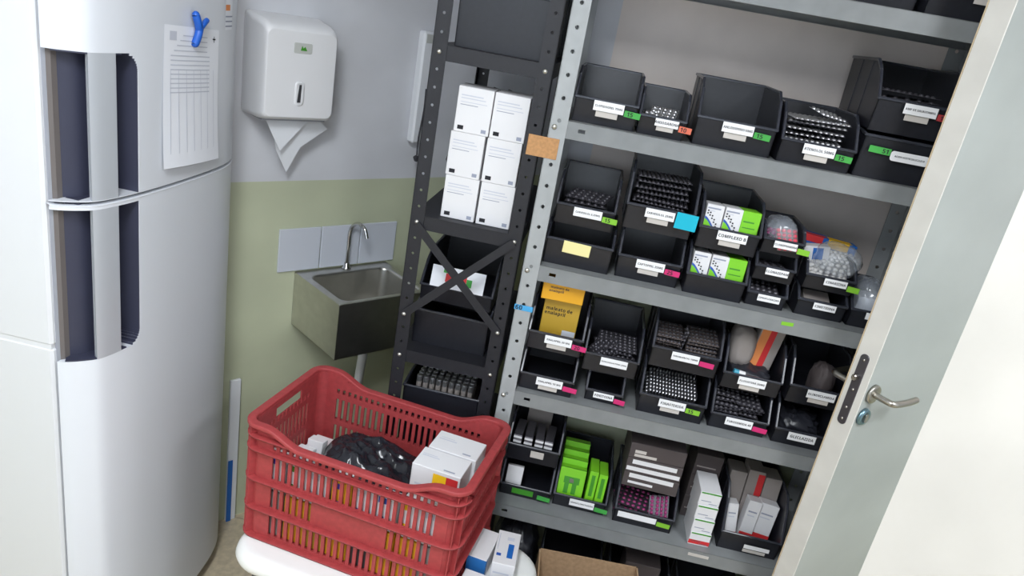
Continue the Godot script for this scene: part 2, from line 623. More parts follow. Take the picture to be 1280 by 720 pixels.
func build_fridge() -> void:
	var t := thing("refrigerator", "tall white two-door refrigerator with dark recessed grips beside the sink wall", "refrigerator")
	var st := S()
	span(st, Vector3(-1.5, 0.05, -0.2), Vector3(-0.897, 0.994, 0.432), 0.006)
	span(st, Vector3(-1.5, 0.998, -0.2), Vector3(-0.897, 1.8, 0.432), 0.006)
	span(st, Vector3(-1.49, 0.99, -0.19), Vector3(-0.9, 1.002, 0.4295))
	obj("cabinet", st, M.fridge_side, t)
	st = S()
	span(st, Vector3(-0.899, 0.07, -0.19), Vector3(-0.884, 1.79, 0.42))
	obj("gasket", st, M.gasket, t)
	st = S()
	span(st, Vector3(-1.46, 0.0, -0.17), Vector3(-0.9, 0.06, 0.4))
	obj("plinth", st, M.recess, t)
	var ud := fridge_door("freezer_door", 1.316, 1.8, 1.3175, 1.6, true, t)
	var ld := fridge_door("lower_door", 0.06, 1.3055, 0.968, 1.299, false, t)
	# trim lip on the lower door's top edge
	st = S()
	var rows := []
	for ring in 4:
		rows.append([])
	for p in door_curve():
		rows[0].append(Vector3(p.x + 0.0, 1.3055, p.y))
		rows[1].append(Vector3(p.x + 0.0012, 1.3062, p.y + 0.0005))
		rows[2].append(Vector3(p.x + 0.0012, 1.3085, p.y + 0.0005))
		rows[3].append(Vector3(p.x - 0.012, 1.3092, p.y - 0.006))
	grid(st, rows)
	obj("trim", st, M.fridge, ld)
	st = S()
	span(st, Vector3(-0.876, 1.297, 0.3), Vector3(-0.845, 1.318, 0.405), 0.002)
	obj("hinge_cover", st, M.recess, ud)
	# paper with its clip, and the sticker
	var pt := thing("paper_sheet", "white printed sheet held by a blue clip on the freezer door", "paper")
	st = S()
	var g := []
	var g2 := []
	for i in 13:
		var row := []
		var row2 := []
		var v := i / 12.0
		for j in 9:
			var u := j / 8.0
			var z := lerpf(0.2, -0.016, u) + lerpf(0.0, 0.012, v) * (1.0 - u)
			var x := door_x(clampf(z, -0.19, 0.4)) + 0.002 + 0.008 * pow(v, 3) + 0.004 * absf(sin(u * 3.1)) * v
			var y := lerpf(1.657, 1.357, v) - 0.012 * u
			row.append(Vector3(x, y, z))
			row2.append(Vector3(x - 0.0006, y, z))
		g.append(row)
		g2.append(row2)
	grid(st, g)
	grid(st, g2)
	obj("sheet", st, M.paper, pt)
	var li := S()
	var dk := S()
	var line := func(s: SurfaceTool, u0: float, u1: float, v0: float, v1: float) -> void:
		var at := func(u: float, v: float) -> Vector3:
			var z := lerpf(0.2, -0.016, u) + lerpf(0.0, 0.012, v) * (1.0 - u)
			return Vector3(door_x(z) + 0.0026 + 0.008 * pow(v, 3) + 0.004 * absf(sin(u * 3.1)) * v, lerpf(1.657, 1.357, v) - 0.012 * u, z)
		var nn := 4
		for k in nn:
			var a0 := lerpf(u0, u1, float(k) / nn)
			var a1 := lerpf(u0, u1, float(k + 1) / nn)
			face(s, [at.call(a0, v0), at.call(a1, v0), at.call(a1, v1), at.call(a0, v1)], Vector3.RIGHT)
	for k in 9:
		line.call(li, 0.1, 0.8, 0.2 + k * 0.032, 0.208 + k * 0.032)
	for k in 7:
		line.call(li, 0.1 + k * 0.13, 0.106 + k * 0.13, 0.3, 0.9)
	for k in 4:
		line.call(li, 0.3 - 0.05 * k, 0.75, 0.06 + k * 0.035, 0.067 + k * 0.035)
	line.call(li, 0.08, 0.19, 0.04, 0.1)
	line.call(dk, 0.86, 0.92, 0.066, 0.076)
	line.call(dk, 0.885, 0.897, 0.05, 0.095)
	obj("printed_lines", li, M.print_light, pt).set_meta("kind", "stuff")
	obj("emblem", dk, M.ink, pt)
	var ct := thing("magnet_clip", "blue Y-shaped magnetic clip holding the sheet on the freezer door", "clip")
	var x0 := door_x(0.1) + 0.008
	st = S()
	tube(st, curve([Vector3(x0, 1.618, 0.098), Vector3(x0 + 0.004, 1.635, 0.094), Vector3(x0 + 0.004, 1.652, 0.088)], 4), 0.0085, 10)
	dome(st, Vector3(x0, 1.618, 0.098), Vector3(0.0085, 0.008, 0.0085), Basis(Vector3.RIGHT, PI))
	tube(st, curve([Vector3(x0 + 0.004, 1.648, 0.09), Vector3(x0 + 0.006, 1.662, 0.098), Vector3(x0 + 0.004, 1.678, 0.104)], 4), 0.0085, 10)
	dome(st, Vector3(x0 + 0.004, 1.678, 0.104), Vector3(0.0085, 0.009, 0.0085))
	obj("clip_body", st, M.blue_clip, ct)
	st = S()
	tube(st, curve([Vector3(x0 + 0.004, 1.648, 0.088), Vector3(x0 + 0.006, 1.66, 0.076), Vector3(x0 + 0.003, 1.668, 0.058)], 4), 0.006, 10)
	obj("clip_arm", st, M.blue_clip, ct)
	var sk := thing("energy_sticker", "small white and orange sticker at the far edge of the freezer door", "sticker")
	st = S()
	var so := S()
	var sp := S()
	for k in 5:
		var za := lerpf(-0.05, -0.093, k / 5.0)
		var zb := lerpf(-0.05, -0.093, (k + 1) / 5.0)
		var xa := door_x(za) + 0.001
		var xb := door_x(zb) + 0.001
		face(st, [Vector3(xa, 1.645, za), Vector3(xb, 1.645, zb), Vector3(xb, 1.75, zb), Vector3(xa, 1.75, za)], Vector3.RIGHT)
		if k < 3:
			face(so, [Vector3(xa + 0.0005, 1.689, za), Vector3(xb + 0.0005, 1.689, zb), Vector3(xb + 0.0005, 1.702, zb), Vector3(xa + 0.0005, 1.702, za)], Vector3.RIGHT)
		for r in 3:
			face(sp, [Vector3(xa + 0.0005, 1.652 + r * 0.011, za), Vector3(xb + 0.0005, 1.652 + r * 0.011, zb), Vector3(xb + 0.0005, 1.655 + r * 0.011, zb), Vector3(xa + 0.0005, 1.655 + r * 0.011, za)], Vector3.RIGHT)
	obj("backing", st, M.paper, sk)
	obj("orange_field", so, M.orange, sk)
	obj("print_rows", sp, M.print, sk).set_meta("kind", "stuff")

# ---------------------------------------------------------------- shelving
func flange(st: SurfaceTool, o: Vector3, ax: Vector3, n: Vector3, wd: float, y0: float, y1: float, pitch: float, r: float, first: float) -> void:
	# a punched steel strip: every hole is a real opening
	var th := 0.002
	var cells := []
	var y := first - pitch * 0.5
	while y - pitch > y0:
		y -= pitch
	if y > y0 + 0.001:
		cells.append([y0, y, false])
	while y < y1 - 0.001:
		var e := minf(y + pitch, y1)
		cells.append([y, e, e - y > pitch * 0.98])
		y = e
	for c in cells:
		var a: float = c[0]
		var b: float = c[1]
		var rect := [Vector2(wd, (a + b) / 2), Vector2(wd, b), Vector2(wd / 2, b), Vector2(0, b), Vector2(0, (a + b) / 2), Vector2(0, a), Vector2(wd / 2, a), Vector2(wd, a)]
		for s in [0.0, -th]:
			var off: Vector3 = n * s
			if not c[2]:
				var q := []
				for k in [1, 3, 5, 7]:
					q.append(o + ax * rect[k].x + Vector3.UP * rect[k].y + off)
				face(st, q, n if s == 0.0 else -n)
				continue
			for k in 8:
				var k2 := (k + 1) % 8
				var t0 := TAU * k / 8
				var t1 := TAU * k2 / 8
				var m := Vector2(wd / 2, (a + b) / 2)
				var h0 := m + Vector2(cos(t0), sin(t0)) * r
				var h1 := m + Vector2(cos(t1), sin(t1)) * r
				face(st, [o + ax * rect[k].x + Vector3.UP * rect[k].y + off, o + ax * rect[k2].x + Vector3.UP * rect[k2].y + off, o + ax * h1.x + Vector3.UP * h1.y + off, o + ax * h0.x + Vector3.UP * h0.y + off], n if s == 0.0 else -n)
				if s == 0.0:
					face(st, [o + ax * h0.x + Vector3.UP * h0.y, o + ax * h1.x + Vector3.UP * h1.y, o + ax * h1.x + Vector3.UP * h1.y - n * th, o + ax * h0.x + Vector3.UP * h0.y - n * th], ax * (m.x - h0.x) + Vector3.UP * (m.y - h0.y))
	face(st, [o + Vector3.UP * y0, o + Vector3.UP * y1, o + Vector3.UP * y1 - n * th, o + Vector3.UP * y0 - n * th], -ax)
	face(st, [o + ax * wd + Vector3.UP * y0, o + ax * wd + Vector3.UP * y1, o + ax * wd + Vector3.UP * y1 - n * th, o + ax * wd + Vector3.UP * y0 - n * th], ax)

func shelf_board(x0: float, x1: float, z0: float, z1: float, lip: float, slots: bool) -> ArrayMesh:
	# top face at y 0, folded lips all round with an inward return
	var st := S()
	span(st, Vector3(x0, -0.0015, z0), Vector3(x1, 0, z1))
	for z in [z0 + 0.001, z1 - 0.001]:
		if z > (z0 + z1) / 2 and slots:
			var y := -lip * 0.5
			var cells := [[x0, x0 + 0.05], [x0 + 0.05, x0 + 0.09], [x0 + 0.09, x1 - 0.09], [x1 - 0.09, x1 - 0.05], [x1 - 0.05, x1]]
			for k in 5:
				if k == 1 or k == 3:
					var cx: float = (cells[k][0] + cells[k][1]) / 2
					span(st, Vector3(cells[k][0], -0.0145, z - 0.001), Vector3(cells[k][1], 0, z + 0.001))
					span(st, Vector3(cells[k][0], -lip, z - 0.001), Vector3(cells[k][1], -0.0225, z + 0.001))
					span(st, Vector3(cells[k][0], -0.0225, z - 0.001), Vector3(cx - 0.008, -0.0145, z + 0.001))
					span(st, Vector3(cx + 0.008, -0.0225, z - 0.001), Vector3(cells[k][1], -0.0145, z + 0.001))
				else:
					span(st, Vector3(cells[k][0], -lip, z - 0.001), Vector3(cells[k][1], 0, z + 0.001))
		else:
			span(st, Vector3(x0, -lip, z - 0.001), Vector3(x1, 0, z + 0.001), 0.0006)
	for x in [x0 + 0.001, x1 - 0.001]:
		span(st, Vector3(x - 0.001, -lip, z0), Vector3(x + 0.001, 0, z1))
	span(st, Vector3(x0, -lip, z1 - 0.014), Vector3(x1, -lip + 0.0015, z1 - 0.0005))
	span(st, Vector3(x0, -lip, z0 + 0.0005), Vector3(x1, -lip + 0.0015, z0 + 0.014))
	return st.commit()

func bolt_mesh(r: float) -> ArrayMesh:
	var st := S()
	dome(st, Vector3.ZERO, Vector3(r, r * 0.7, r), Basis(Vector3.RIGHT, PI / 2), 10, 3)
	return st.commit()

const LEV := [1.939, 1.598, 1.2515, 0.907, 0.557, 0.21]

func build_grey_shelf() -> void:
	var t := thing("steel_shelving", "grey steel shelving unit with bolted shelves full of black bins", "shelving")
	for k in 4:
		var st := S()
		var xs: float = [0.0, 0.92, 0.0, 0.92][k]
		var zs: float = [0.0, 0.0, -0.3, -0.3][k]
		var dx := Vector3.RIGHT if k % 2 == 0 else Vector3.LEFT
		var n := Vector3(0, 0, 1 if k < 2 else -1)
		flange(st, Vector3(xs, 0, zs), dx, n, 0.04, 0.0, 1.98, 0.05, 0.0047, 1.294)
		flange(st, Vector3(xs, 0, zs), -n, -dx, 0.04, 0.0, 1.98, 0.05, 0.0047, 1.294)
		obj("post", st, M.post_grey, t)
	var sm := shelf_board(0.004, 0.916, -0.297, -0.0025, 0.04, true)
	var bm := bolt_mesh(0.0065)
	for y in LEV:
		var s := obj("shelf", sm, M.shelf_grey, t)
		s.position.y = y
		for x in [0.012, 0.908]:
			var b := obj("bolt", bm, M.bolt, s)
			b.position = Vector3(x, -0.019, 0.0005)

func build_black_rack() -> void:
	var t := thing("black_rack", "narrow black steel rack with crossed braces between sink and grey shelving", "rack")
	var X0 := -0.289
	var X1 := -0.014
	for k in 4:
		var st := S()
		var xs: float = X0 if k % 2 == 0 else X1
		var zs: float = 0.0 if k < 2 else -0.6
		var dx := Vector3.RIGHT if k % 2 == 0 else Vector3.LEFT
		var n := Vector3(0, 0, 1 if k < 2 else -1)
		flange(st, Vector3(xs, 0, zs), dx, n, 0.034, 0.0, 2.02, 0.04, 0.0036, 1.294)
		flange(st, Vector3(xs, 0, zs), -n, -dx, 0.034, 0.0, 2.02, 0.04, 0.0036, 1.294)
		obj("post", st, M.rack_black, t)
	var sm := shelf_board(X0 + 0.003, X1 - 0.003, -0.597, -0.0025, 0.034, false)
	var bm := bolt_mesh(0.0055)
	for y in [2.0, 1.708, 1.311, 0.951, 0.56, 0.16]:
		var s := obj("shelf", sm, M.rack_black, t)
		s.position.y = y
		for x in [X0 + 0.017, X1 - 0.017]:
			var b := obj("bolt", bm, M.bolt, s)
			b.position = Vector3(x, -0.016, 0.0005)
	var st := S()
	bar(st, Vector3(X0 + 0.017, 1.29, 0.004), Vector3(X1 - 0.017, 1.056, 0.004), 0.02, 0.003, Vector3(0, 0, 1))
	obj("brace", st, M.rack_black, t)
	st = S()
	bar(st, Vector3(X1 - 0.017, 1.295, 0.0082), Vector3(X0 + 0.017, 1.054, 0.0082), 0.02, 0.003, Vector3(0, 0, 1))
	obj("brace", st, M.rack_black, t)
	for q in [[X0 + 0.017, 1.054, 0.0097], [X1 - 0.017, 1.056, 0.0055]]:
		var b := obj("bolt", bm, M.bolt, t)
		b.position = Vector3(q[0], q[1], q[2])
	# cardboard strip that ties the two racks, and the little blue tape
	var c := thing("cardboard_patch", "brown tape patch joining the black rack to the grey post", "tape", Vector3(-0.006, 1.53, 0.0012))
	st = S()
	box(st, Vector3.ZERO, Vector3(0.071, 0.047, 0.0012), 0.0003)
	obj("strip", st, M.tape, c)
	var b2 := thing("shelf_tape", "small blue tape marked 60 on the grey post", "tape", Vector3(0.021, 1.135, 0.001))
	st = S()
	box(st, Vector3.ZERO, Vector3(0.046, 0.014, 0.0008), 0.0002)
	obj("strip", st, M.tape_blue, b2)
	text("lettering", "60", 0.016, M.ink, b2, Vector3(-0.012, 0, 0.0008))
	var gt := thing("shelf_marker", "scrap of lime tape on the grey shelf edge below the small bins", "tape", Vector3(0.636, 1.2365, -0.0018))
	st = S()
	box(st, Vector3.ZERO, Vector3(0.028, 0.009, 0.0008), 0.0002, Basis(Vector3(0, 0, 1), 0.05))
	obj("strip", st, M.tag_lime, gt)
	var wt := thing("price_strip", "white paper strip on the edge of the lowest full shelf", "label", Vector3(0.607, 0.543, -0.0018))
	st = S()
	box(st, Vector3.ZERO, Vector3(0.055, 0.009, 0.0008), 0.0002)
	obj("strip", st, M.label_beige, wt)

# ---------------------------------------------------------------- door
func build_door() -> void:
	var a := deg_to_rad(50.0)
	# the door starts at its free edge and runs away to the right
	var d := struct("door_1")
	d.position = Vector3(0.806, 0.0, 0.117)
	d.rotation.y = PI / 2 - a
	# local x runs along the door, local z points out of the visible face
	var st := S()
	span(st, Vector3(0.0015, 0.02, -0.048), Vector3(0.78, 2.1, 0.0))
	obj("leaf", st, M.door_face, d)
	st = S()
	span(st, Vector3(-0.002, 0.02, -0.048), Vector3(0.0015, 2.1, 0.0004), 0.0008)
	obj("edge_strip", st, M.door_edge, d)
	st = S()
	span(st, Vector3(-0.0022, 0.02, -0.0505), Vector3(0.01, 2.1, -0.0482))
	obj("edge_band", st, M.wood_edge, d)
	# lock faceplate on the edge
	var hy := 1.152
	var yc := hy + 0.0
	st = S()
	loft(st, [[0.0, 0, 0, 0.0105, 0.088, 0.0104], [0.0022, 0, 0, 0.0105, 0.088, 0.0104], [0.003, 0, 0, 0.0098, 0.0873, 0.0097]], Transform3D(Basis(Vector3(0, 0, 1), Vector3(0, 1, 0), Vector3(-1, 0, 0)), Vector3(-0.0015, yc, -0.026)), true, true, 6)
	var fp := obj("lock_faceplate", st, M.faceplate, d)
	for y in [0.074, 0.0, -0.045, -0.074]:
		st = S()
		dome(st, Vector3(-0.0045, yc + y, -0.026), Vector3(0.0034, 0.0016, 0.0034), Basis(Vector3(0, 0, 1), PI / 2), 8, 2)
		obj("screw", st, M.nickel, fp)
	st = S()
	box(st, Vector3(-0.011, yc + 0.032, -0.028), Vector3(0.016, 0.014, 0.011), 0.003)
	obj("latch_bolt", st, M.nickel, fp)
	# lever handles
	for side in [1.0, -1.0]:
		var h := S()
		var z0 := 0.0004 if side > 0 else -0.0505
		var tf := Transform3D(Basis(Vector3.RIGHT, PI / 2 * side), Vector3(0.03, hy, z0))
		lathe(h, [Vector2(0.0, 0.0), Vector2(0.0225, 0.0), Vector2(0.0225, 0.005), Vector2(0.021, 0.0075), Vector2(0.013, 0.0085), Vector2(0.0, 0.0085)], 24, tf)
		obj("handle_rosette", h, M.nickel, d)
		h = S()
		var z1: float = z0 + side * 0.008
		tube(h, curve([Vector3(0.03, hy, z1), Vector3(0.03, hy, z1 + side * 0.03), Vector3(0.034, hy, z1 + side * 0.041), Vector3(0.05, hy, z1 + side * 0.045), Vector3(0.085, hy - 0.001, z1 + side * 0.046), Vector3(0.12, hy, z1 + side * 0.045)], 6), 0.0075, 12)
		obj("lever", h, M.nickel, d)
	var k := S()
	lathe(k, [Vector2(0.0, 0.0), Vector2(0.021, 0.0), Vector2(0.021, 0.004), Vector2(0.0185, 0.008), Vector2(0.0125, 0.0085), Vector2(0.0125, 0.006), Vector2(0.0, 0.006)], 24, Transform3D(Basis(Vector3.RIGHT, PI / 2), Vector3(0.026, hy - 0.058, 0.0004)))
	var kr := obj("key_rosette", k, M.key_ring, d)
	k = S()
	loft(k, [[0.006, 0, 0, 0.006, 0.011, 0.0058], [0.0115, 0, 0, 0.006, 0.011, 0.0058]], Transform3D(Basis.IDENTITY, Vector3(0.026, hy - 0.058, 0.0004)))
	obj("key_cylinder", k, M.nickel, kr)

# ---------------------------------------------------------------- on the sink wall
func wp(u: float, y: float, w: float) -> Vector3:
	return W0 + U * u + WN * w + Vector3.UP * y

func build_wall_items() -> void:
	# towel dispenser
	var t := thing("towel_dispenser", "white plastic paper towel dispenser on the wall above the sink", "dispenser", wp(0.083, 1.55, 0.001), PHI)
	var st := S()
	var sl := [[0.0, 0, 0, 0.111, 0.137, 0.012], [0.02, 0, 0, 0.111, 0.137, 0.014]]
	for k in 7:
		var f := k / 6.0
		sl.append([0.05 + 0.075 * sin(f * PI / 2), 0, -0.003 - 0.006 * f, 0.1105 - 0.010 * (1.0 - cos(f * PI / 2)), 0.134 - 0.02 * (1.0 - cos(f * PI / 2)), 0.018])
	loft(st, sl, Transform3D.IDENTITY, true, true, 6)
	obj("cover", st, M.dispenser, t)
	st = S()
	span(st, Vector3(-0.095, -0.1385, 0.012), Vector3(0.095, -0.12, 0.1))
	obj("outlet", st, M.gasket, t)
	st = S()
	loft(st, [[0.1245, 0.0, 0.063, 0.027, 0.014, 0.004], [0.1268, 0.0, 0.063, 0.026, 0.013, 0.004]])
	var lp := obj("maker_plate", st, M.plate, t)
	st = S()
	prism(st, [Vector2(-0.008, 0.057), Vector2(0.011, 0.057), Vector2(0.005, 0.068), Vector2(0.0, 0.063), Vector2(-0.004, 0.07)], 0.1268, 0.1273)
	obj("emblem", st, M.carton_darkgreen, lp)
	st = S()
	loft(st, [[0.1245, -0.003, -0.058, 0.0145, 0.034, 0.012], [0.128, -0.003, -0.058, 0.013, 0.0325, 0.011], [0.128, -0.003, -0.058, 0.0085, 0.028, 0.008]], Transform3D.IDENTITY, false, false)
	var sf := obj("window_frame", st, M.dispenser, t)
	st = S()
	prism(st, [Vector2(-0.0085, -0.082), Vector2(0.001, -0.082), Vector2(0.0025, -0.034), Vector2(-0.004, -0.034)], 0.1245, 0.1265)
	obj("level_window", st, M.dark_window, sf)
	# folded towels hanging from it
	var towel := func(label: String, pts: Array, z: float, fold: float) -> void:
		var tw := thing("paper_towel", label, "paper towel", wp(0.0, 0.0, z), PHI, "towels hanging from the dispenser")
		var s := S()
		var q := []
		for p in pts:
			q.append(p)
		for side in [0.0, -0.0012]:
			for i in range(1, q.size() - 1):
				var v := []
				for p in [q[0], q[i], q[i + 1]]:
					v.append(Vector3(p.x, p.y, side + fold * (p.y - 1.41)))
				face(s, v, Vector3(0, 0, 1 if side == 0.0 else -1))
		for i in q.size():
			var p: Vector2 = q[i]
			var r: Vector2 = q[(i + 1) % q.size()]
			face(s, [Vector3(p.x, p.y, fold * (p.y - 1.41)), Vector3(r.x, r.y, fold * (r.y - 1.41)), Vector3(r.x, r.y, fold * (r.y - 1.41) - 0.0012), Vector3(p.x, p.y, fold * (p.y - 1.41) - 0.0012)], Vector3(p.y - r.y, r.x - p.x, 0))
		obj("sheet", s, M.towel, tw)
	towel.call("white paper towel with a pointed corner hanging in front under the dispenser", [Vector2(0.002, 1.43), Vector2(0.15, 1.43), Vector2(0.146, 1.415), Vector2(0.055, 1.321), Vector2(0.012, 1.406)], 0.075, -0.08)
	towel.call("creased paper towel hanging behind the pointed one under the dispenser", [Vector2(0.035, 1.43), Vector2(0.165, 1.43), Vector2(0.178, 1.412), Vector2(0.214, 1.382), Vector2(0.132, 1.326), Vector2(0.094, 1.25), Vector2(0.056, 1.318)], 0.06, 0.05)
	# three wall tiles
	var bt := thing("tile_backsplash", "row of three white square tiles on the green wall above the sink", "backsplash", wp(0.108, 0.911, 0.0005), PHI)
	st = S()
	box(st, Vector3(0.0725, 0.0715, 0.004), Vector3(0.143, 0.143, 0.008), 0.0014)
	var tm := st.commit()
	for k in 3:
		var o := obj("tile", tm, M.white_tile, bt)
		o.position.x = 0.147 * k
	# steel sink
	var sk := thing("steel_sink", "small stainless steel box sink hung on the green wall", "sink", wp(0.172, 0.72, 0.001), PHI)
	var sw := 0.345
	var sd := 0.284
	var sh := 0.183
	st = S()
	for q in [[Vector3(0, 0, 0), Vector3(0.0015, sh, sd)], [Vector3(sw - 0.0015, 0, 0), Vector3(sw, sh, sd)], [Vector3(0, 0, sd - 0.0015), Vector3(sw, sh, sd)], [Vector3(0, 0, 0), Vector3(sw, sh, 0.0015)], [Vector3(0, 0, 0), Vector3(sw, 0.0015, sd)]]:
		span(st, q[0], q[1])
	obj("skirt", st, M.steel, sk)
	st = S()
	var rows := []
	var bc := Vector3(sw / 2 + 0.0, 0, sd / 2 + 0.014)
	for s in [[sw / 2, sd / 2, 0.004, 0.0], [sw / 2, sd / 2, 0.004, 0.003], [sw / 2 - 0.022, 0.112, 0.032, 0.003], [sw / 2 - 0.025, 0.109, 0.032, 0.0], [sw / 2 - 0.028, 0.106, 0.032, -0.006], [sw / 2 - 0.034, 0.1, 0.032, -0.12], [sw / 2 - 0.042, 0.092, 0.032, -0.134], [sw / 2 - 0.06, 0.075, 0.03, -0.138], [0.03, 0.03, 0.028, -0.141]]:
		var ring := []
		var c := bc
		if s[0] > sw / 2 - 0.001:
			c = Vector3(sw / 2, 0, sd / 2)
		for p in rr(s[0], s[1], s[2], 6):
			ring.append(Vector3(c.x + p.x, sh + s[3], c.z - p.y))
		rows.append(ring)
	grid(st, rows, false, true)
	face(st, rows[-1], Vector3.UP)
	obj("basin", st, M.steel, sk)
	st = S()
	lathe(st, [Vector2(0.0, 0.0), Vector2(0.022, 0.0), Vector2(0.024, 0.002), Vector2(0.024, -0.01)], 16, Transform3D(Basis.IDENTITY, bc + Vector3(0, sh - 0.139, 0)))
	obj("drain", st, M.chrome, sk)
	st = S()
	tube(st, [Vector3(0.2, 0.0, 0.14), Vector3(0.2, -0.1, 0.14), Vector3(0.2, -0.2, 0.13), Vector3(0.2, -0.26, 0.05), Vector3(0.2, -0.28, 0.004)], 0.016, 12)
	obj("waste_pipe", st, M.white_plastic, sk)
	var fa := thing("faucet", "thin chrome gooseneck faucet at the back of the steel sink", "faucet", wp(0.348, 0.906, 0.024), PHI)
	st = S()
	lathe(st, [Vector2(0.0, 0.0), Vector2(0.016, 0.0), Vector2(0.016, 0.004), Vector2(0.01, 0.008), Vector2(0.009, 0.02), Vector2(0.0, 0.02)], 16)
	obj("flange", st, M.chrome, fa)
	st = S()
	tube(st, curve([Vector3(0, 0.01, 0), Vector3(0, 0.07, 0), Vector3(0, 0.128, 0.001), Vector3(0.004, 0.155, 0.012), Vector3(0.01, 0.168, 0.036), Vector3(0.016, 0.158, 0.062), Vector3(0.02, 0.13, 0.074)], 6), 0.0062, 12)
	obj("spout", st, M.chrome, fa)
	# white wall unit and its cord
	var un := thing("wall_housing", "slim white plastic wall unit half hidden behind the black rack", "wall unit", wp(0.545, 1.338, 0.001), PHI)
	st = S()
	span(st, Vector3(0, 0, 0), Vector3(0.075, 0.36, 0.035), 0.006)
	obj("housing", st, M.white_plastic, un)
	st = S()
	span(st, Vector3(0.008, 0.325, 0.034), Vector3(0.067, 0.352, 0.037), 0.001)
	obj("end_cap", st, M.plate, un)
	var cd := thing("power_cord", "short dark cord dangling beside the white wall unit", "cord", wp(0.0, 0.0, 0.0), PHI)
	st = S()
	tube(st, curve([Vector3(0.572, 1.52, 0.042), Vector3(0.568, 1.45, 0.05), Vector3(0.56, 1.36, 0.05), Vector3(0.562, 1.302, 0.05)], 6), 0.0028, 8)
	obj("cable", st, M.cord, cd)
	st = S()
	box(st, Vector3(0.561, 1.29, 0.05), Vector3(0.016, 0.02, 0.014), 0.003, Basis(Vector3(0, 0, 1), 0.5))
	obj("plug", st, M.cord, cd)
	# strip standing beside the refrigerator
	var pk := thing("plastic_strip", "narrow white strip with a blue band standing between refrigerator and wall", "strip", wp(-0.03, 0.0, 0.004), PHI)
	st = S()
	span(st, Vector3(0.0, 0.0, 0.0), Vector3(0.034, 0.555, 0.012), 0.002)
	obj("white_strip", st, M.white_plastic, pk)
	st = S()
	span(st, Vector3(0.0, 0.0, 0.012), Vector3(0.016, 0.25, 0.016), 0.001)
	obj("blue_band", st, M.blue, pk)

# ---------------------------------------------------------------- crate, lidded tub, cartons by the floor
func sweep_rim(st: SurfaceTool, hw: float, hh: float, r: float, sec: Array, yf: Callable, keep = null) -> void:
	var base := []
	var pts := rr(hw, hh, r, 6)
	for i in pts.size():
		var a: Vector2 = pts[i]
		var b: Vector2 = pts[(i + 1) % pts.size()]
		var k := maxi(1, int((b - a).length() / 0.014))
		for q in k:
			base.append(a.lerp(b, float(q) / k))
	var rows := []
	for i in base.size():
		var p: Vector2 = base[i]
		var d: Vector2 = (base[(i + 1) % base.size()] - base[(i + base.size() - 1) % base.size()]).normalized()
		var n := Vector2(d.y, -d.x)
		var y: float = yf.call(p)
		var ring := []
		for s in sec:
			ring.append(Vector3(p.x + n.x * s.x, y + s.y, p.y + n.y * s.x))
		if keep != null and not keep.call(p):
			if rows.size() > 1:
				grid(st, rows, false, true)
			rows = []
			continue
		rows.append(ring)
	if keep != null:
		if rows.size() > 1:
			grid(st, rows, false, true)
		return
	grid(st, rows, true, true)

func crate_rim_y(p: Vector2) -> float:
	if absf(p.y) < 0.15:
		return 0.313
	return 0.313 - 0.031 * smoothstep(0.215, 0.125, absf(p.x))

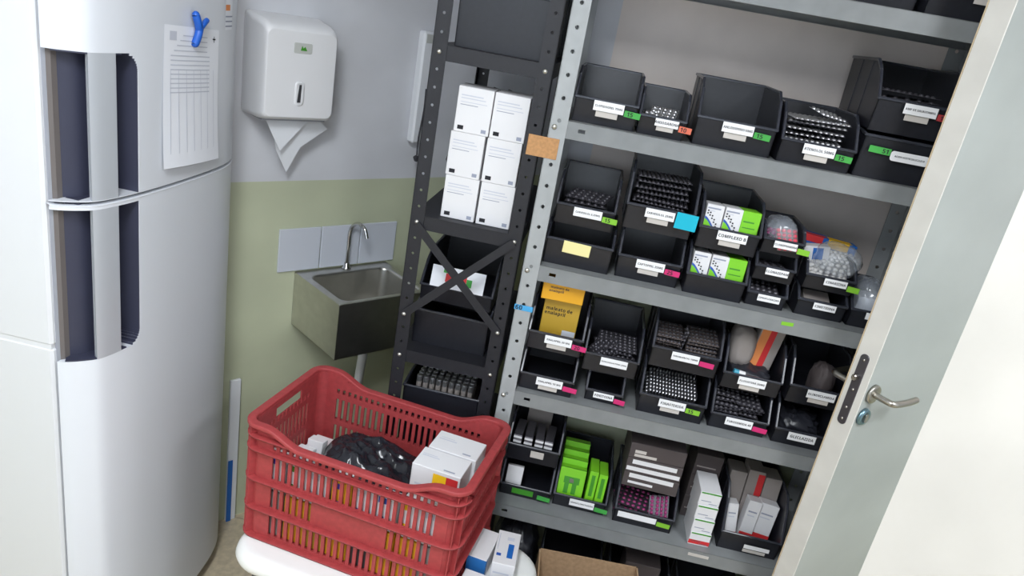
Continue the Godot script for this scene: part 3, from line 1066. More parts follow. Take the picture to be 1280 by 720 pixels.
func build_crate_stack() -> void:
	var turn := deg_to_rad(-8.37)
	# lidded tub
	var tub := thing("storage_tub", "black tub with a white rounded lid under the red crate", "storage tub", Vector3(-0.168, 0, 0.25), turn)
	var st := S()
	loft(st, [[0.0, 0, 0, 0.28, 0.12, 0.04], [0.03, 0, 0, 0.288, 0.128, 0.05], [0.3, 0, 0, 0.305, 0.145, 0.06], [0.497, 0, 0, 0.315, 0.152, 0.06]], Transform3D(YUP, Vector3.ZERO), true, true, 8)
	obj("body", st, M.bin_black, tub)
	st = S()
	loft(st, [[0.485, 0, 0, 0.337, 0.165, 0.075], [0.492, 0, 0, 0.347, 0.175, 0.08], [0.506, 0, 0, 0.35, 0.18, 0.082], [0.52, 0, 0, 0.346, 0.177, 0.08], [0.529, 0, 0, 0.338, 0.17, 0.075], [0.533, 0, 0, 0.328, 0.16, 0.07], [0.533, 0, 0, 0.31, 0.15, 0.06]], Transform3D(YUP, Vector3.ZERO), true, true, 10)
	obj("lid", st, M.lid_white, tub)
	# crate
	var t := thing("plastic_crate", "red slatted plastic crate full of medicine on the white lid", "crate", Vector3(-0.2405, 0.534, 0.187), turn)
	var HX := 0.274
	var HZ := 0.166
	var sec := [Vector2(0.004, 0.0), Vector2(0.001, 0.002), Vector2(-0.014, 0.002), Vector2(-0.016, 0.0), Vector2(-0.016, -0.007), Vector2(-0.014, -0.01), Vector2(0.001, -0.01), Vector2(0.004, -0.007)]
	st = S()
	sweep_rim(st, HX, HZ, 0.038, sec, crate_rim_y)
	obj("rim", st, M.crate_red, t)
	var rib := [Vector2(0.002, 0.002), Vector2(-0.016, 0.002), Vector2(-0.016, -0.0025), Vector2(0.002, -0.0025)]
	for q in [Vector2(1, 1), Vector2(-1, 1), Vector2(-1, -1), Vector2(1, -1)]:
		st = S()
		sweep_rim(st, HX, HZ, 0.038, rib, func(_p: Vector2) -> float: return 0.28, func(p: Vector2) -> bool: return p.x * q.x > 0.15 and p.y * q.y > 0.08)
		obj("corner_rib", st, M.crate_red, t)
	for y in [0.246, 0.165, 0.085, 0.004]:
		st = S()
		sweep_rim(st, HX, HZ, 0.038, rib, func(_p: Vector2) -> float: return y)
		obj("rib", st, M.crate_red, t)
	# four walls, slotted
	for side in 4:
		st = S()
		var long := side < 2
		var half := HX if long else HZ
		var dist := (HZ if long else HX) - 0.0145
		var tf := Transform3D(Basis(Vector3.UP, [0.0, PI, PI / 2, -PI / 2][side]), Vector3.ZERO)
		var b := tf.basis
		var put := func(s0: float, s1: float, y0: float, y1: float, out0 := -0.0025, out1 := 0.0015) -> void:
			if s1 - s0 > 0.0005 and y1 - y0 > 0.0005:
				box(st, b * Vector3((s0 + s1) / 2, (y0 + y1) / 2, dist + (out0 + out1) / 2), Vector3(s1 - s0, y1 - y0, out1 - out0), 0.0, b)
		var e := half - 0.036
		var slot0 := half - 0.062
		var pitch := 0.0166
		var ns := int(2.0 * slot0 / pitch)
		slot0 = ns * pitch / 2.0
		var rows := [[0.012, 0.078, 0], [0.092, 0.156, 1], [0.172, 0.236, 0], [0.252, 0.266, 0]]
		var top := 0.275
		for q in rows:
			put.call(-e, -slot0, q[0], q[1])
			put.call(slot0, e, q[0], q[1])
			var k0 := 0
			while k0 < ns:
				var s := -slot0 + k0 * pitch
				var solid: bool = long and q[2] == 1 and absf(s + pitch / 2) < 0.095
				if not long and q[0] > 0.24 and absf(s + pitch / 2) < 0.06:
					solid = false
				put.call(s, s + (pitch if solid else pitch * 0.52), q[0], q[1])
				k0 += 1
		for q in [[0.0, 0.012], [0.078, 0.092], [0.156, 0.172], [0.236, 0.252]]:
			put.call(-e, e, q[0], q[1])
		if long:
			var n := 40
			for k in n:
				var s0 := -e + 2 * e * k / n
				var s1 := -e + 2 * e * (k + 1) / n
				put.call(s0, s1, 0.266, crate_rim_y(Vector2((s0 + s1) / 2, 1.0)) - 0.006)
		else:
			put.call(-e, -0.055, 0.266, 0.307)
			put.call(0.055, e, 0.266, 0.307)
			put.call(-0.055, 0.055, 0.292, 0.307)
		obj("slotted_wall", st, M.crate_red, t)
		# upright fins outside the wall
		st = S()
		var fs := [-half + 0.03, -half + 0.055, half - 0.055, half - 0.03]
		if long:
			fs.append_array([-0.105, 0.105])
		for s in fs:
			put.call(s - 0.0012, s + 0.0012, 0.0, crate_rim_y(Vector2((b * Vector3(s, 0, dist)).x, (b * Vector3(s, 0, dist)).z)) - 0.006, 0.001, 0.015)
		if long:
			put.call(-e, -0.16, 0.274, 0.2775, 0.001, 0.015)
			put.call(0.16, e, 0.274, 0.2775, 0.001, 0.015)
		obj("fins", st, M.crate_red, t)
	# rounded corners
	for q in 4:
		st = S()
		var sx: float = [1, -1, -1, 1][q]
		var sz: float = [1, 1, -1, -1][q]
		var c := Vector3(sx * (HX - 0.038), 0, sz * (HZ - 0.038))
		var rows := []
		for y in [0.0, 0.306]:
			var ring := []
			for k in 7:
				var a := PI / 2 * k / 6
				ring.append(c + Vector3(sx * cos(a) * 0.0235, y, sz * sin(a) * 0.0235))
			rows.append(ring)
		grid(st, rows)
		var rows2 := []
		for r in rows:
			var ring := []
			for p in r:
				ring.append(c * Vector3(1, 0, 1) + (p - c) * Vector3(0.88, 1, 0.88))
			rows2.append(ring)
		grid(st, rows2)
		for a in [PI / 6, PI / 3]:
			var p := c + Vector3(sx * cos(a) * 0.029, 0.15, sz * sin(a) * 0.029)
			box(st, p, Vector3(0.0022, 0.3, 0.018), 0.0, Basis(Vector3.UP, atan2(sx * cos(a), sz * sin(a))))
		obj("corner", st, M.crate_red, t)
	st = S()
	span(st, Vector3(-HX + 0.014, 0.0, -HZ + 0.014), Vector3(HX - 0.014, 0.004, HZ - 0.014))
	obj("base", st, M.crate_red, t)
	crate_contents(t.transform)
	# cartons on the lid to the right of the crate
	var B := Basis(Vector3.UP, turn)
	carton("medicine_carton", "white carton with a blue bar lying beside the crate", "box", Vector3(0.106, 0.5335, 0.208), Vector3(0.056, 0.06, 0.12), B * Basis(Vector3.UP, 0.16), M.carton_white, [["top", 0.55, 0.2, 0.8, 0.62, M.blue], ["top", 0.1, 0.22, 0.3, 0.3, M.print_blue], ["top", 0.45, 0.72, 0.75, 0.82, M.print_light], ["top", 0.08, 0.4, 0.12, 0.9, M.print_light], ["right", 0.1, 0.4, 0.8, 0.5, M.print_light], ["front", 0.1, 0.5, 0.8, 0.58, M.print_light]], "cartons on the white lid")
	carton("medicine_carton", "white carton with a blue front lying against the red crate", "box", Vector3(0.05, 0.5335, 0.212), Vector3(0.048, 0.058, 0.11), B, M.carton_white, [["front", 0.0, 0.0, 1.0, 1.0, M.carton_blue], ["right", 0.0, 0.0, 0.1, 1.0, M.carton_blue]], "cartons on the white lid")
	carton("medicine_carton", "small white carton before the blue fronted carton on the lid", "box", Vector3(0.045, 0.5335, 0.32), Vector3(0.055, 0.04, 0.06), B, M.carton_white, [["top", 0.1, 0.2, 0.7, 0.3, M.print_light]], "cartons on the white lid")
	carton("medicine_carton", "small white carton before the blue barred carton on the lid", "box", Vector3(0.115, 0.5335, 0.318), Vector3(0.055, 0.04, 0.05), B, M.carton_white, [["top", 0.6, 0.2, 0.9, 0.6, M.print_light]], "cartons on the white lid")
	# open cardboard box on the floor
	var cb := thing("cardboard_box", "open brown cardboard box on the floor before the shelving", "box", Vector3(0.335, 0, 0.19), deg_to_rad(4.0))
	st = S()
	var bw := 0.135
	var bz := 0.165
	for q in [[Vector3(-bw, 0, -bz), Vector3(bw, 0.475, -bz + 0.004)], [Vector3(-bw, 0, bz - 0.004), Vector3(bw, 0.475, bz)], [Vector3(-bw, 0, -bz), Vector3(-bw + 0.004, 0.475, bz)], [Vector3(bw - 0.004, 0, -bz), Vector3(bw, 0.475, bz)], [Vector3(-bw, 0, -bz), Vector3(bw, 0.004, bz)]]:
		span(st, q[0], q[1])
	obj("walls", st, M.cardboard, cb)

func carton(called: String, label: String, cat: String, at: Vector3, size: Vector3, bas: Basis, m: Material, prints: Array, group := "") -> Node3D:
	# at = centre of the base
	var t := thing(called, label, cat, at, 0.0, group)
	t.basis = bas
	var low := 0.0
	for sx in [-0.5, 0.5]:
		for sz in [-0.5, 0.5]:
			low = minf(low, (bas * Vector3(sx * size.x, 0, sz * size.z)).y)
	t.position.y -= low
	var key := "carton%s" % size
	if not meshes.has(key):
		var st := S()
		box(st, Vector3(0, size.y / 2, 0), size, 0.0012)
		meshes[key] = st.commit()
	obj("carton_body", meshes[key], m, t)
	for p in prints:
		var s := S()
		var h := size * 0.5
		var e := 0.0004
		var o: Vector3
		var ax: Vector3
		var ay: Vector3
		match p[0]:
			"front": o = Vector3(-h.x, 0, h.z + e); ax = Vector3(size.x, 0, 0); ay = Vector3(0, size.y, 0)
			"top": o = Vector3(-h.x, size.y + e, h.z); ax = Vector3(size.x, 0, 0); ay = Vector3(0, 0, -size.z)
			"left": o = Vector3(-h.x - e, 0, -h.z); ax = Vector3(0, 0, size.z); ay = Vector3(0, size.y, 0)
			_: o = Vector3(h.x + e, 0, h.z); ax = Vector3(0, 0, -size.z); ay = Vector3(0, size.y, 0)
		face(s, [o + ax * p[1] + ay * p[2], o + ax * p[3] + ay * p[2], o + ax * p[3] + ay * p[4], o + ax * p[1] + ay * p[4]], ax.cross(ay))
		obj("printed_panel", s, p[5], t)
	return t

func blob(called: String, label: String, cat: String, at: Vector3, r: Vector3, m: Material, seed_: int, amp: float, freq: float, turn := 0.0, group := "", res := 36) -> Node3D:
	var t := thing(called, label, cat, at, turn, group)
	var n := FastNoiseLite.new()
	n.seed = seed_
	n.noise_type = FastNoiseLite.TYPE_SIMPLEX
	n.frequency = freq
	n.fractal_type = FastNoiseLite.FRACTAL_RIDGED
	n.fractal_octaves = 3
	var st := S()
	var rows := []
	var half := res / 2
	for i in half + 1:
		var a := PI * i / half - PI / 2
		var ring := []
		for k in res:
			var b := TAU * k / res
			var d := Vector3(cos(a) * cos(b), sin(a), cos(a) * sin(b))
			var f := 1.0 + amp * n.get_noise_3d(d.x, d.y, d.z)
			var sq := Vector3(signf(d.x) * pow(absf(d.x), 0.75), signf(d.y) * pow(absf(d.y), 0.8), signf(d.z) * pow(absf(d.z), 0.75))
			var p := sq * r * f
			p.y = maxf(p.y + r.y, 0.0)
			ring.append(p)
		rows.append(ring)
	grid(st, rows, false, true)
	obj("bag", st, m, t)
	return t

func crate_contents(tf: Transform3D) -> void:
	var B := tf.basis
	var pr := [["top", 0.06, 0.55, 0.42, 0.59, M.print_light], ["top", 0.06, 0.64, 0.36, 0.67, M.print_light], ["top", 0.62, 0.1, 0.85, 0.16, M.print], ["front", 0.45, 0.4, 0.72, 0.93, M.print_yellow], ["front", 0.72, 0.4, 0.96, 0.93, M.print_red], ["front", 0.1, 0.6, 0.4, 0.64, M.print_light]]
	carton("medicine_carton", "white carton with yellow and red corner panels at the right of the crate", "box", tf * Vector3(0.17, 0.158, 0.042), Vector3(0.118, 0.13, 0.075), B, M.carton_white, pr, "cartons in the red crate")
	carton("medicine_carton", "plain topped white carton behind the one with yellow and red panels", "box", tf * Vector3(0.177, 0.155, -0.041), Vector3(0.12, 0.133, 0.08), B, M.carton_white, [["top", 0.08, 0.55, 0.45, 0.6, M.print_light], ["top", 0.1, 0.66, 0.38, 0.69, M.print_light], ["top", 0.68, 0.12, 0.85, 0.18, M.print]], "cartons in the red crate")
	for k in 2:
		carton("medicine_carton", ["small white carton leaning against the left of the black bag in the crate", "small white carton behind the leaning one at the left of the black bag"][k], "box", tf * Vector3(-0.19 + 0.012 * k, 0.128, 0.03 - 0.035 * k), Vector3(0.042, 0.056 + 0.01 * k, 0.028), B * Basis(Vector3.RIGHT, -0.15), M.carton_white, [["front", 0.1, 0.6, 0.7, 0.68, M.print_light]], "cartons in the red crate")
	# lower layer seen through the slots
	var rng := RandomNumberGenerator.new()
	rng.seed = 11
	var cols := [M.carton_white, M.carton_white, M.carton_white, M.carton_yellow, M.carton_white, M.carton_white, M.carton_white, M.carton_white]
	for k in 8:
		var x := -0.2 + k * 0.0575
		carton("medicine_carton", ["white carton with purple print", "white carton with green print", "white carton", "yellow carton", "white carton", "white carton with blue print", "white carton with yellow print", "plain white carton"][k] + " seen through the crate slots, %s from the left" % ["first", "second", "third", "fourth", "fifth", "sixth", "seventh", "eighth"][k], "box", tf * Vector3(x, 0.13, 0.122), Vector3(0.05, 0.085 + 0.012 * rng.randf(), 0.03), B, cols[k], [["front", 0.05, 0.78, 0.5, 0.95, [M.print_purple, M.carton_darkgreen, M.print_light, M.print_purple, M.print_light, M.print_blue, M.print_yellow, M.print_light][k]], ["front", 0.1, 0.1, 0.4, 0.4, [M.print_purple, M.carton_darkgreen, M.print, M.print_purple, M.print_purple, M.print_blue, M.print_yellow, M.print_light][k]]], "upper cartons behind the crate slots")
	for k in 8:
		var x := -0.2 + k * 0.0575
		carton("medicine_carton", ["grey carton", "yellow carton with purple stripe", "dull yellow carton", "amber carton", "brown carton", "yellow carton", "yellow carton with dark stripe", "pale grey carton"][k] + " low in the crate, %s from the left" % ["first", "second", "third", "fourth", "fifth", "sixth", "seventh", "eighth"][k], "box", tf * Vector3(x, 0.0045, 0.118), Vector3(0.054, 0.122, 0.04), B, [M.carton_grey, M.carton_yellow, M.carton_gold, M.carton_yellow, M.carton_brown, M.carton_yellow, M.carton_yellow, M.carton_grey][k], [["front", 0.0, 0.5, 1.0, 0.62, [M.print, M.print_purple, M.carton_grey, M.print_light, M.carton_grey, M.carton_white, M.ink, M.carton_white][k]]], "lower cartons behind the crate slots")
	# big lower cartons that carry the rest
	for k in 3:
		carton("medicine_carton", ["plain carton on the crate floor under the left of the black bag", "plain carton on the crate floor under the middle of the black bag", "plain carton on the crate floor under the white cartons"][k], "box", tf * Vector3(-0.165 + 0.16 * k, 0.0045, -0.025), Vector3(0.15, [0.122, 0.122, 0.15][k], 0.2), B, [M.carton_white, M.carton_yellow, M.carton_white][k], [["right", 0.1, 0.3, 0.8, 0.4, M.print]], "cartons on the crate floor")
	# black plastic bag, crumpled over them
	var t := thing("plastic_bag", "crumpled glossy black plastic bag lying in the red crate", "bag", tf * Vector3(-0.025, 0.128, -0.012), tf.basis.get_euler().y)
	var n := FastNoiseLite.new()
	n.seed = 21
	n.noise_type = FastNoiseLite.TYPE_SIMPLEX
	n.frequency = 1.0
	n.fractal_octaves = 2
	var rg := FastNoiseLite.new()
	rg.seed = 33
	rg.noise_type = FastNoiseLite.TYPE_SIMPLEX
	rg.frequency = 1.0
	rg.fractal_type = FastNoiseLite.FRACTAL_RIDGED
	rg.fractal_octaves = 2
	var st := S()
	var rows := []
	for i in 45:
		var row := []
		var v := i / 44.0 * 2.0 - 1.0
		for j in 65:
			var u := j / 64.0 * 2.0 - 1.0
			var r := maxf(absf(u), absf(v))
			var l := Vector2(u, v).length()
			var q := Vector2(u, v) * (1.0 if l < 1e-5 else lerpf(1.0, r / l, 0.6))
			var edge := 1.0 + 0.14 * n.get_noise_2d(q.angle() * 0.2, 3.0)
			var x := q.x * 0.138 * edge
			var z := q.y * 0.112 * edge
			var h := 0.104 * sqrt(maxf(0.0, 1.0 - pow(r, 3.0)))
			h *= 0.84 + 0.2 * n.get_noise_2d(x * 6.0 + 0.3, z * 6.0) - 0.2 * q.x
			h += (0.011 * rg.get_noise_2d(x * 8.0 + z * 5.0, z * 14.0 - x * 3.0) + 0.0034 * rg.get_noise_2d(x * 30.0, z * 22.0 + x * 12.0)) * (1.0 - r * r)
			x += 0.008 * n.get_noise_2d(z * 20, x * 20 + 5.0) * (1.0 - r)
			row.append(Vector3(x, maxf(h, 0.001), z))
		rows.append(row)
	grid(st, rows)
	obj("film", st, M.bag_black, t)
	carton("medicine_carton", "white packet poking out of the front of the black bag", "box", tf * Vector3(-0.052, 0.13, 0.092), Vector3(0.03, 0.085, 0.008), B * Basis(Vector3.RIGHT, -0.25), M.carton_white, [], "cartons in the red crate")

# ---------------------------------------------------------------- bins
func bin_meshes(W: float, H: float, D: float, hf: float) -> Array:
	var key := "bin%.4f_%.4f_%.4f_%.4f" % [W, H, D, hf]
	if meshes.has(key):
		return meshes[key]
	var th := 0.0028
	var tf := Transform3D(Basis(Vector3(0, 0, 1), Vector3(0, 1, 0), Vector3(-1, 0, 0)), Vector3.ZERO)  # polygon (z, y), extruded along -x
	var cut := D * 0.3
	var prof := [Vector2(-0.012, 0), Vector2(-0.002, hf), Vector2(-cut * 0.55, hf + (H - hf) * 0.72), Vector2(-cut, H), Vector2(-D, H), Vector2(-D + 0.012, 0)]
	var st := S()
	for sx in [-1.0, 1.0]:
		var x0: float = -sx * W / 2
		prism(st, prof, minf(x0, x0 + sx * th), maxf(x0, x0 + sx * th), tf)
		# stiffening ridges on the outside
		for q in [0.42, 0.7]:
			bar(st, Vector3(sx * (W / 2 + 0.0008), 0.006, -D * q), Vector3(sx * (W / 2 + 0.0008), H - 0.006, -D * q), 0.012, 0.0025, Vector3(1, 0, 0))
	prism(st, [Vector2(-0.012, 0), Vector2(-0.002, hf), Vector2(-0.002 - th, hf), Vector2(-0.012 - th, 0)], -W / 2, W / 2, tf)
	prism(st, [Vector2(-D + 0.012, 0), Vector2(-D, H), Vector2(-D + th, H), Vector2(-D + 0.012 + th, 0)], -W / 2, W / 2, tf)
	span(st, Vector3(-W / 2, 0, -D + 0.012), Vector3(W / 2, th, -0.012))
	var body := st.commit()
	st = S()
	var rw := 0.0065
	for sx in [-1.0, 1.0]:
		var x: float = sx * W / 2
		bar(st, Vector3(x, hf, -0.001), Vector3(x, hf + (H - hf) * 0.72, -cut * 0.55), rw, rw, Vector3(1, 0, 0), 0.0015)
		bar(st, Vector3(x, hf + (H - hf) * 0.7, -cut * 0.53), Vector3(x, H - 0.001, -cut), rw, rw, Vector3(1, 0, 0), 0.0015)
		bar(st, Vector3(x, H - 0.002, -cut + 0.002), Vector3(x, H - 0.002, -D), rw, rw, Vector3.UP, 0.0015)
	bar(st, Vector3(-W / 2 - rw / 2, hf, -0.002), Vector3(W / 2 + rw / 2, hf, -0.002), rw, rw, Vector3.UP, 0.0015)
	bar(st, Vector3(-W / 2 - rw / 2, H - 0.002, -D), Vector3(W / 2 + rw / 2, H - 0.002, -D), rw, rw, Vector3.UP, 0.0015)
	var rim := st.commit()
	meshes[key] = [body, rim]
	return meshes[key]

const SLOPE := 0.0

func plate(parent: Node3D, called: String, c: Vector3, size: Vector2, m: Material, roll := 0.0) -> MeshInstance3D:
	var key := "plate%s" % size
	if not meshes.has(key):
		var st := S()
		box(st, Vector3.ZERO, Vector3(size.x, size.y, 0.0008), 0.0002)
		meshes[key] = st.commit()
	var o := obj(called, meshes[key], m, parent)
	o.transform = Transform3D(Basis(Vector3(0, 0, 1), roll), c)
	return o

# x0 x1: extent, y: base, zf: front, H hf D: sizes, lab: [x fraction, width, height, y offset from lip], txt
func bin(label: String, x0: float, x1: float, y: float, zf: float, H: float, hf: float, D: float, txt := "", tag: Material = null, num := "", lx := 0.5, sub := true, group := "") -> Node3D:
	var W := x1 - x0 - 0.006
	var t := thing("storage_bin", label, "storage bin", Vector3((x0 + x1) / 2, y, zf), 0.0, group)
	var ms := bin_meshes(W, H, D, hf)
	obj("body", ms[0], M.bin_black, t)
	obj("rim", ms[1], M.rim_black, t)
	var big := W > 0.13
	var lw := 0.068 if big else 0.052
	var lh := 0.0215 if big else 0.0165
	var cx := (lx - 0.5) * W
	var cy := hf - lh * 0.55
	if txt != "":
		var lb := plate(t, "label_card", Vector3(cx, cy, 0.0032), Vector2(lw, lh), M.label_white)
		if txt != " ":
			var size := minf(lh * 0.6, lw * 1.5 / txt.length())
			text("lettering", txt, size, M.ink, lb, Vector3(0, 0, 0.0006))
	if sub:
		plate(t, "paper_strip", Vector3(cx - 0.002, cy - lh * 0.82, -0.0005), Vector2(lw * 0.72, lh * 0.6), M.label_beige)
	if tag:
		var tw := 0.036 if big else 0.028
		var tg := plate(t, "colour_tag", Vector3(cx + lw / 2 + tw / 2 + 0.002, cy - 0.007, 0.0034), Vector2(tw, 0.0135), tag, -0.05)
		if num != "":
			text("lettering", num, 0.013, M.ink, tg, Vector3(-tw * 0.15, 0, 0.0006))
	return t

func build_bins() -> void:
	var y1 := 1.5985
	var y2 := 1.252
	var y3 := 0.9075
	var y4 := 0.5575
	var G := "black bins on the upper shelf"
	bin("black bin with green tag 15, leftmost on the upper shelf", 0.042, 0.188, y1, -0.012, 0.118, 0.055, 0.2, "CLOPIDOGREL 75MG", M.tag_green, "15", 0.55, true, G)
	bin("smaller black bin with orange tag beside the leftmost upper bin", 0.19, 0.298, y1, -0.012, 0.098, 0.042, 0.19, "AMIODARONA", M.tag_orange, "10", 0.6, true, G)
	bin("wide empty black bin with green tag in the middle of the upper shelf", 0.315, 0.492, y1, -0.015, 0.14, 0.062, 0.26, "ANLODIPINO 5MG", M.tag_green, "15", 0.52, true, G)
	bin("black bin heaped with silver blister packs on the upper shelf", 0.5, 0.662, y1, -0.006, 0.122, 0.05, 0.235, "ATENOLOL 50MG", M.tag_green, "15", 0.52, true, G)
	var b5 := bin("lower black bin with rounded white label, rightmost on the upper shelf", 0.668, 0.85, y1, -0.012, 0.098, 0.09, 0.27, "", null, "", 0.5, false, G)
	var st := S()
	loft(st, [[0.0, 0, 0, 0.04, 0.0105, 0.006], [0.0008, 0, 0, 0.04, 0.0105, 0.006]])
	var rl := obj("label_card", st, M.label_white, b5)
	rl.position = Vector3(0.012, 0.057, 0.0022)
	text("lettering", "ACIDO ACETILSALICILICO", 0.0052, M.ink, rl, Vector3(0, 0, 0.0012))
	var g5 := plate(b5, "colour_tag", Vector3(-0.052, 0.063, 0.0026), Vector2(0.046, 0.014), M.tag_green, -0.03)
	text("lettering", "51", 0.013, M.ink, g5, Vector3(0.012, 0, 0.0006))
	bin("big black bin with red tag stacked on the rightmost upper bin", 0.668, 0.85, y1 + 0.1, -0.012, 0.145, 0.068, 0.27, "AMP DE SALBUTAMOL", M.tag_red, "10", 0.5, true, G)
	G = "black bins on the top shelf"
	bin("black bin with white label above the door edge on the top shelf", 0.7, 0.88, 1.9395, -0.012, 0.145, 0.068, 0.26, " ", null, "", 0.62, true, G)
	bin("black bin beside the labelled one on the top shelf", 0.54, 0.69, 1.9395, -0.03, 0.12, 0.06, 0.24, "", null, "", 0.5, false, G)
	G = "black bins on the second shelf"
	var a1 := bin("black bin with blank yellow note, lowest at the left of the second shelf", 0.04, 0.205, y2, -0.024, 0.1, 0.066, 0.22, "", null, "", 0.5, false, G)
	var yn := plate(a1, "sticky_note", Vector3(-0.005, 0.052, 0.0035), Vector2(0.066, 0.03), M.note_yellow, -0.03)
	yn.rotate_x(0.08)
	bin("black bin with lime tag stacked on the yellow note bin", 0.046, 0.192, y2 + 0.0985, -0.045, 0.12, 0.05, 0.2, "CARVEDILOL 6,25MG", M.tag_lime, "15", 0.55, false, G)
	bin("black bin with pink tag under the bin with cyan note", 0.217, 0.372, y2, -0.032, 0.128, 0.058, 0.22, "CAPTOPRIL 25MG", M.tag_pink, "25", 0.52, true, G)
	var bb := bin("tall black bin with a cyan note on its corner, second shelf", 0.208, 0.37, y2 + 0.1265, -0.02, 0.15, 0.06, 0.24, "CARVEDILOL 25MG", null, "", 0.5, true, G)
	plate(bb, "sticky_note", Vector3(0.062, 0.044, 0.0045), Vector2(0.05, 0.038), M.note_cyan, -0.03)
	bin("black bin of white and green cartons standing on the second shelf", 0.382, 0.526, y2, -0.02, 0.118, 0.052, 0.22, "", null, "", 0.5, false, G)
	bin("black bin of white and green cartons stacked on a like bin", 0.382, 0.526, y2 + 0.1165, -0.02, 0.12, 0.052, 0.22, "COMPLEXO B", null, "", 0.55, true, G)
	var small := ["lowest of three small black bins on the second shelf", "middle of three small black bins on the second shelf", "topmost of three small black bins, holding a red blister pack"]
	for k in 3:
		bin(small[k], 0.532, 0.628, y2 + 0.0665 * k, -0.03, 0.068, 0.036, 0.16, ["CIPROFLOXACINO", "CLONAZEPAM", "CLOMIPRAMINA"][k], M.tag_lime if k == 2 else null, "", 0.55, false, G)
	bin("small black bin holding a grey packet under the bagged pills", 0.65, 0.768, y2, -0.035, 0.07, 0.042, 0.18, "CIMETIDINA", null, "", 0.55, false, G)
	bin("small black bin topped by a clear bag of silver pills", 0.65, 0.768, y2 + 0.0685, -0.035, 0.07, 0.036, 0.18, "CINARIZINA", M.tag_lime, "", 0.6, false, G)
	bin("black bin with pale plastic bag half hidden by the door edge", 0.772, 0.875, y2, -0.03, 0.08, 0.045, 0.2, " ", null, "", 0.6, false, G)
	G = "black bins on the third shelf"
	bin("empty black bin with pink tag under the yellow carton bin", 0.042, 0.184, y3, -0.014, 0.118, 0.048, 0.22, "ENALAPRIL 10 MG", M.tag_pink, "", 0.56, true, G)
	bin("black bin with yellow cartons at the left of the third shelf", 0.042, 0.184, y3 + 0.1165, -0.014, 0.125, 0.05, 0.22, "ENALAPRIL 20 MG", M.tag_pink, "20", 0.56, true, G)
	bin("narrow empty black bin with pink tag on the third shelf", 0.214, 0.313, y3, -0.03, 0.085, 0.034, 0.19, "FENITOINA", M.tag_pink, "", 0.5, false, G)
	bin("black bin of dark blister strips above the narrow empty bin", 0.19, 0.332, y3 + 0.0835, -0.03, 0.12, 0.05, 0.22, "ESPIRONOLACTONA 25MG", null, "", 0.56, false, G)
	bin("black bin of fanned silver strips with lime tag, third shelf", 0.35, 0.522, y3, -0.03, 0.132, 0.056, 0.24, "FINASTERIDA", M.tag_lime, "15", 0.5, true, G)
	bin("black bin with two piles of blister packs and a pink tag", 0.35, 0.522, y3 + 0.134, -0.03, 0.13, 0.056, 0.24, "FENOBARBITAL 100MG", M.tag_pink, "", 0.5, false, G)
	bin("black bin of dark blister piles with pink tag, third shelf", 0.535, 0.683, y3, -0.035, 0.118, 0.045, 0.22, "FUROSEMIDA 40", M.tag_pink, "", 0.5, false, G)
	bin("black bin with a white bag and striped carton, third shelf", 0.535, 0.683, y3 + 0.1165, -0.035, 0.122, 0.045, 0.22, "FLUOXETINA 20MG", null, "", 0.5, true, G)
	bin("black bin of dark film packets beside the door lock", 0.696, 0.835, y3, -0.03, 0.12, 0.045, 0.22, "GLICLAZIDA", null, "", 0.5, false, G)
	bin("black bin with a grey pouch above the film packet bin", 0.696, 0.84, y3 + 0.1185, -0.03, 0.13, 0.05, 0.22, "GLIBENCLAMIDA", null, "", 0.55, true, G)
	G = "black bins on the lowest full shelf"
	var l1 := bin("black bin with a white packet at the left of the lowest shelf", 0.045, 0.19, y4, -0.04, 0.118, 0.04, 0.21, "", M.tag_green, "", 0.5, false, G)
	plate(l1, "label_card", Vector3(-0.006, 0.022, -0.004), Vector2(0.06, 0.017), M.carton_darkgreen)
	var l2 := bin("black bin of white edged packs stacked at the lowest shelf's left", 0.045, 0.19, y4 + 0.1165, -0.04, 0.118, 0.052, 0.21, "", null, "", 0.5, false, G)
	plate(l2, "label_card", Vector3(0.012, 0.034, -0.0005), Vector2(0.036, 0.02), M.label_beige)
	bin("black bin of bright green cartons on the lowest full shelf", 0.195, 0.345, y4, -0.045, 0.115, 0.042, 0.22, "HIDROCLOROTIAZIDA", M.tag_green, "", 0.55, false, G)
	var lc := bin("black bin of pink blister packs under the dark cartons", 0.365, 0.53, y4, -0.035, 0.115, 0.05, 0.22, "", M.tag_lime, "", 0.5, false, G)
	plate(lc, "label_card", Vector3(-0.018, 0.034, -0.001), Vector2(0.105, 0.0175), M.label_white)
	var le := bin("large black bin of white and red cartons on the lowest shelf", 0.652, 0.815, y4, -0.03, 0.17, 0.06, 0.25, "", null, "", 0.5, false, G)
	plate(le, "label_card", Vector3(0.022, 0.028, -0.002), Vector2(0.068, 0.012), M.label_white)
	plate(le, "label_card", Vector3(0.018, 0.014, -0.004), Vector2(0.06, 0.009), M.label_beige)
	G = "dark bins under the lowest full shelf"
	for k in 3:
		bin(["dark bin near the floor behind the cardboard box", "dark bin near the floor right of the cardboard box", "dark bin near the floor by the door foot"][k], 0.2 + 0.2 * k, 0.38 + 0.2 * k, 0.2105, -0.04, 0.16, 0.08, 0.24, "", null, "", 0.5, false, G)
	G = "black bins on the black rack"
	bin("large black bin on the top of the black rack", -0.25, -0.035, 1.7085, -0.02, 0.2, 0.13, 0.5, "", null, "", 0.5, false, G)
	bin("black bin standing behind the crossed braces", -0.262, -0.06, 0.9515, -0.05, 0.118, 0.098, 0.3, "", null, "", 0.5, false, G)
	bin("black bin stacked higher behind the crossed braces", -0.258, -0.064, 0.9515 + 0.1205, -0.06, 0.118, 0.045, 0.3, "", null, "", 0.5, false, G)
	bin("black bin of silver capped vials below the crossed braces", -0.262, -0.05, 0.5605, -0.04, 0.276, 0.268, 0.3, "", null, "", 0.5, false, G)

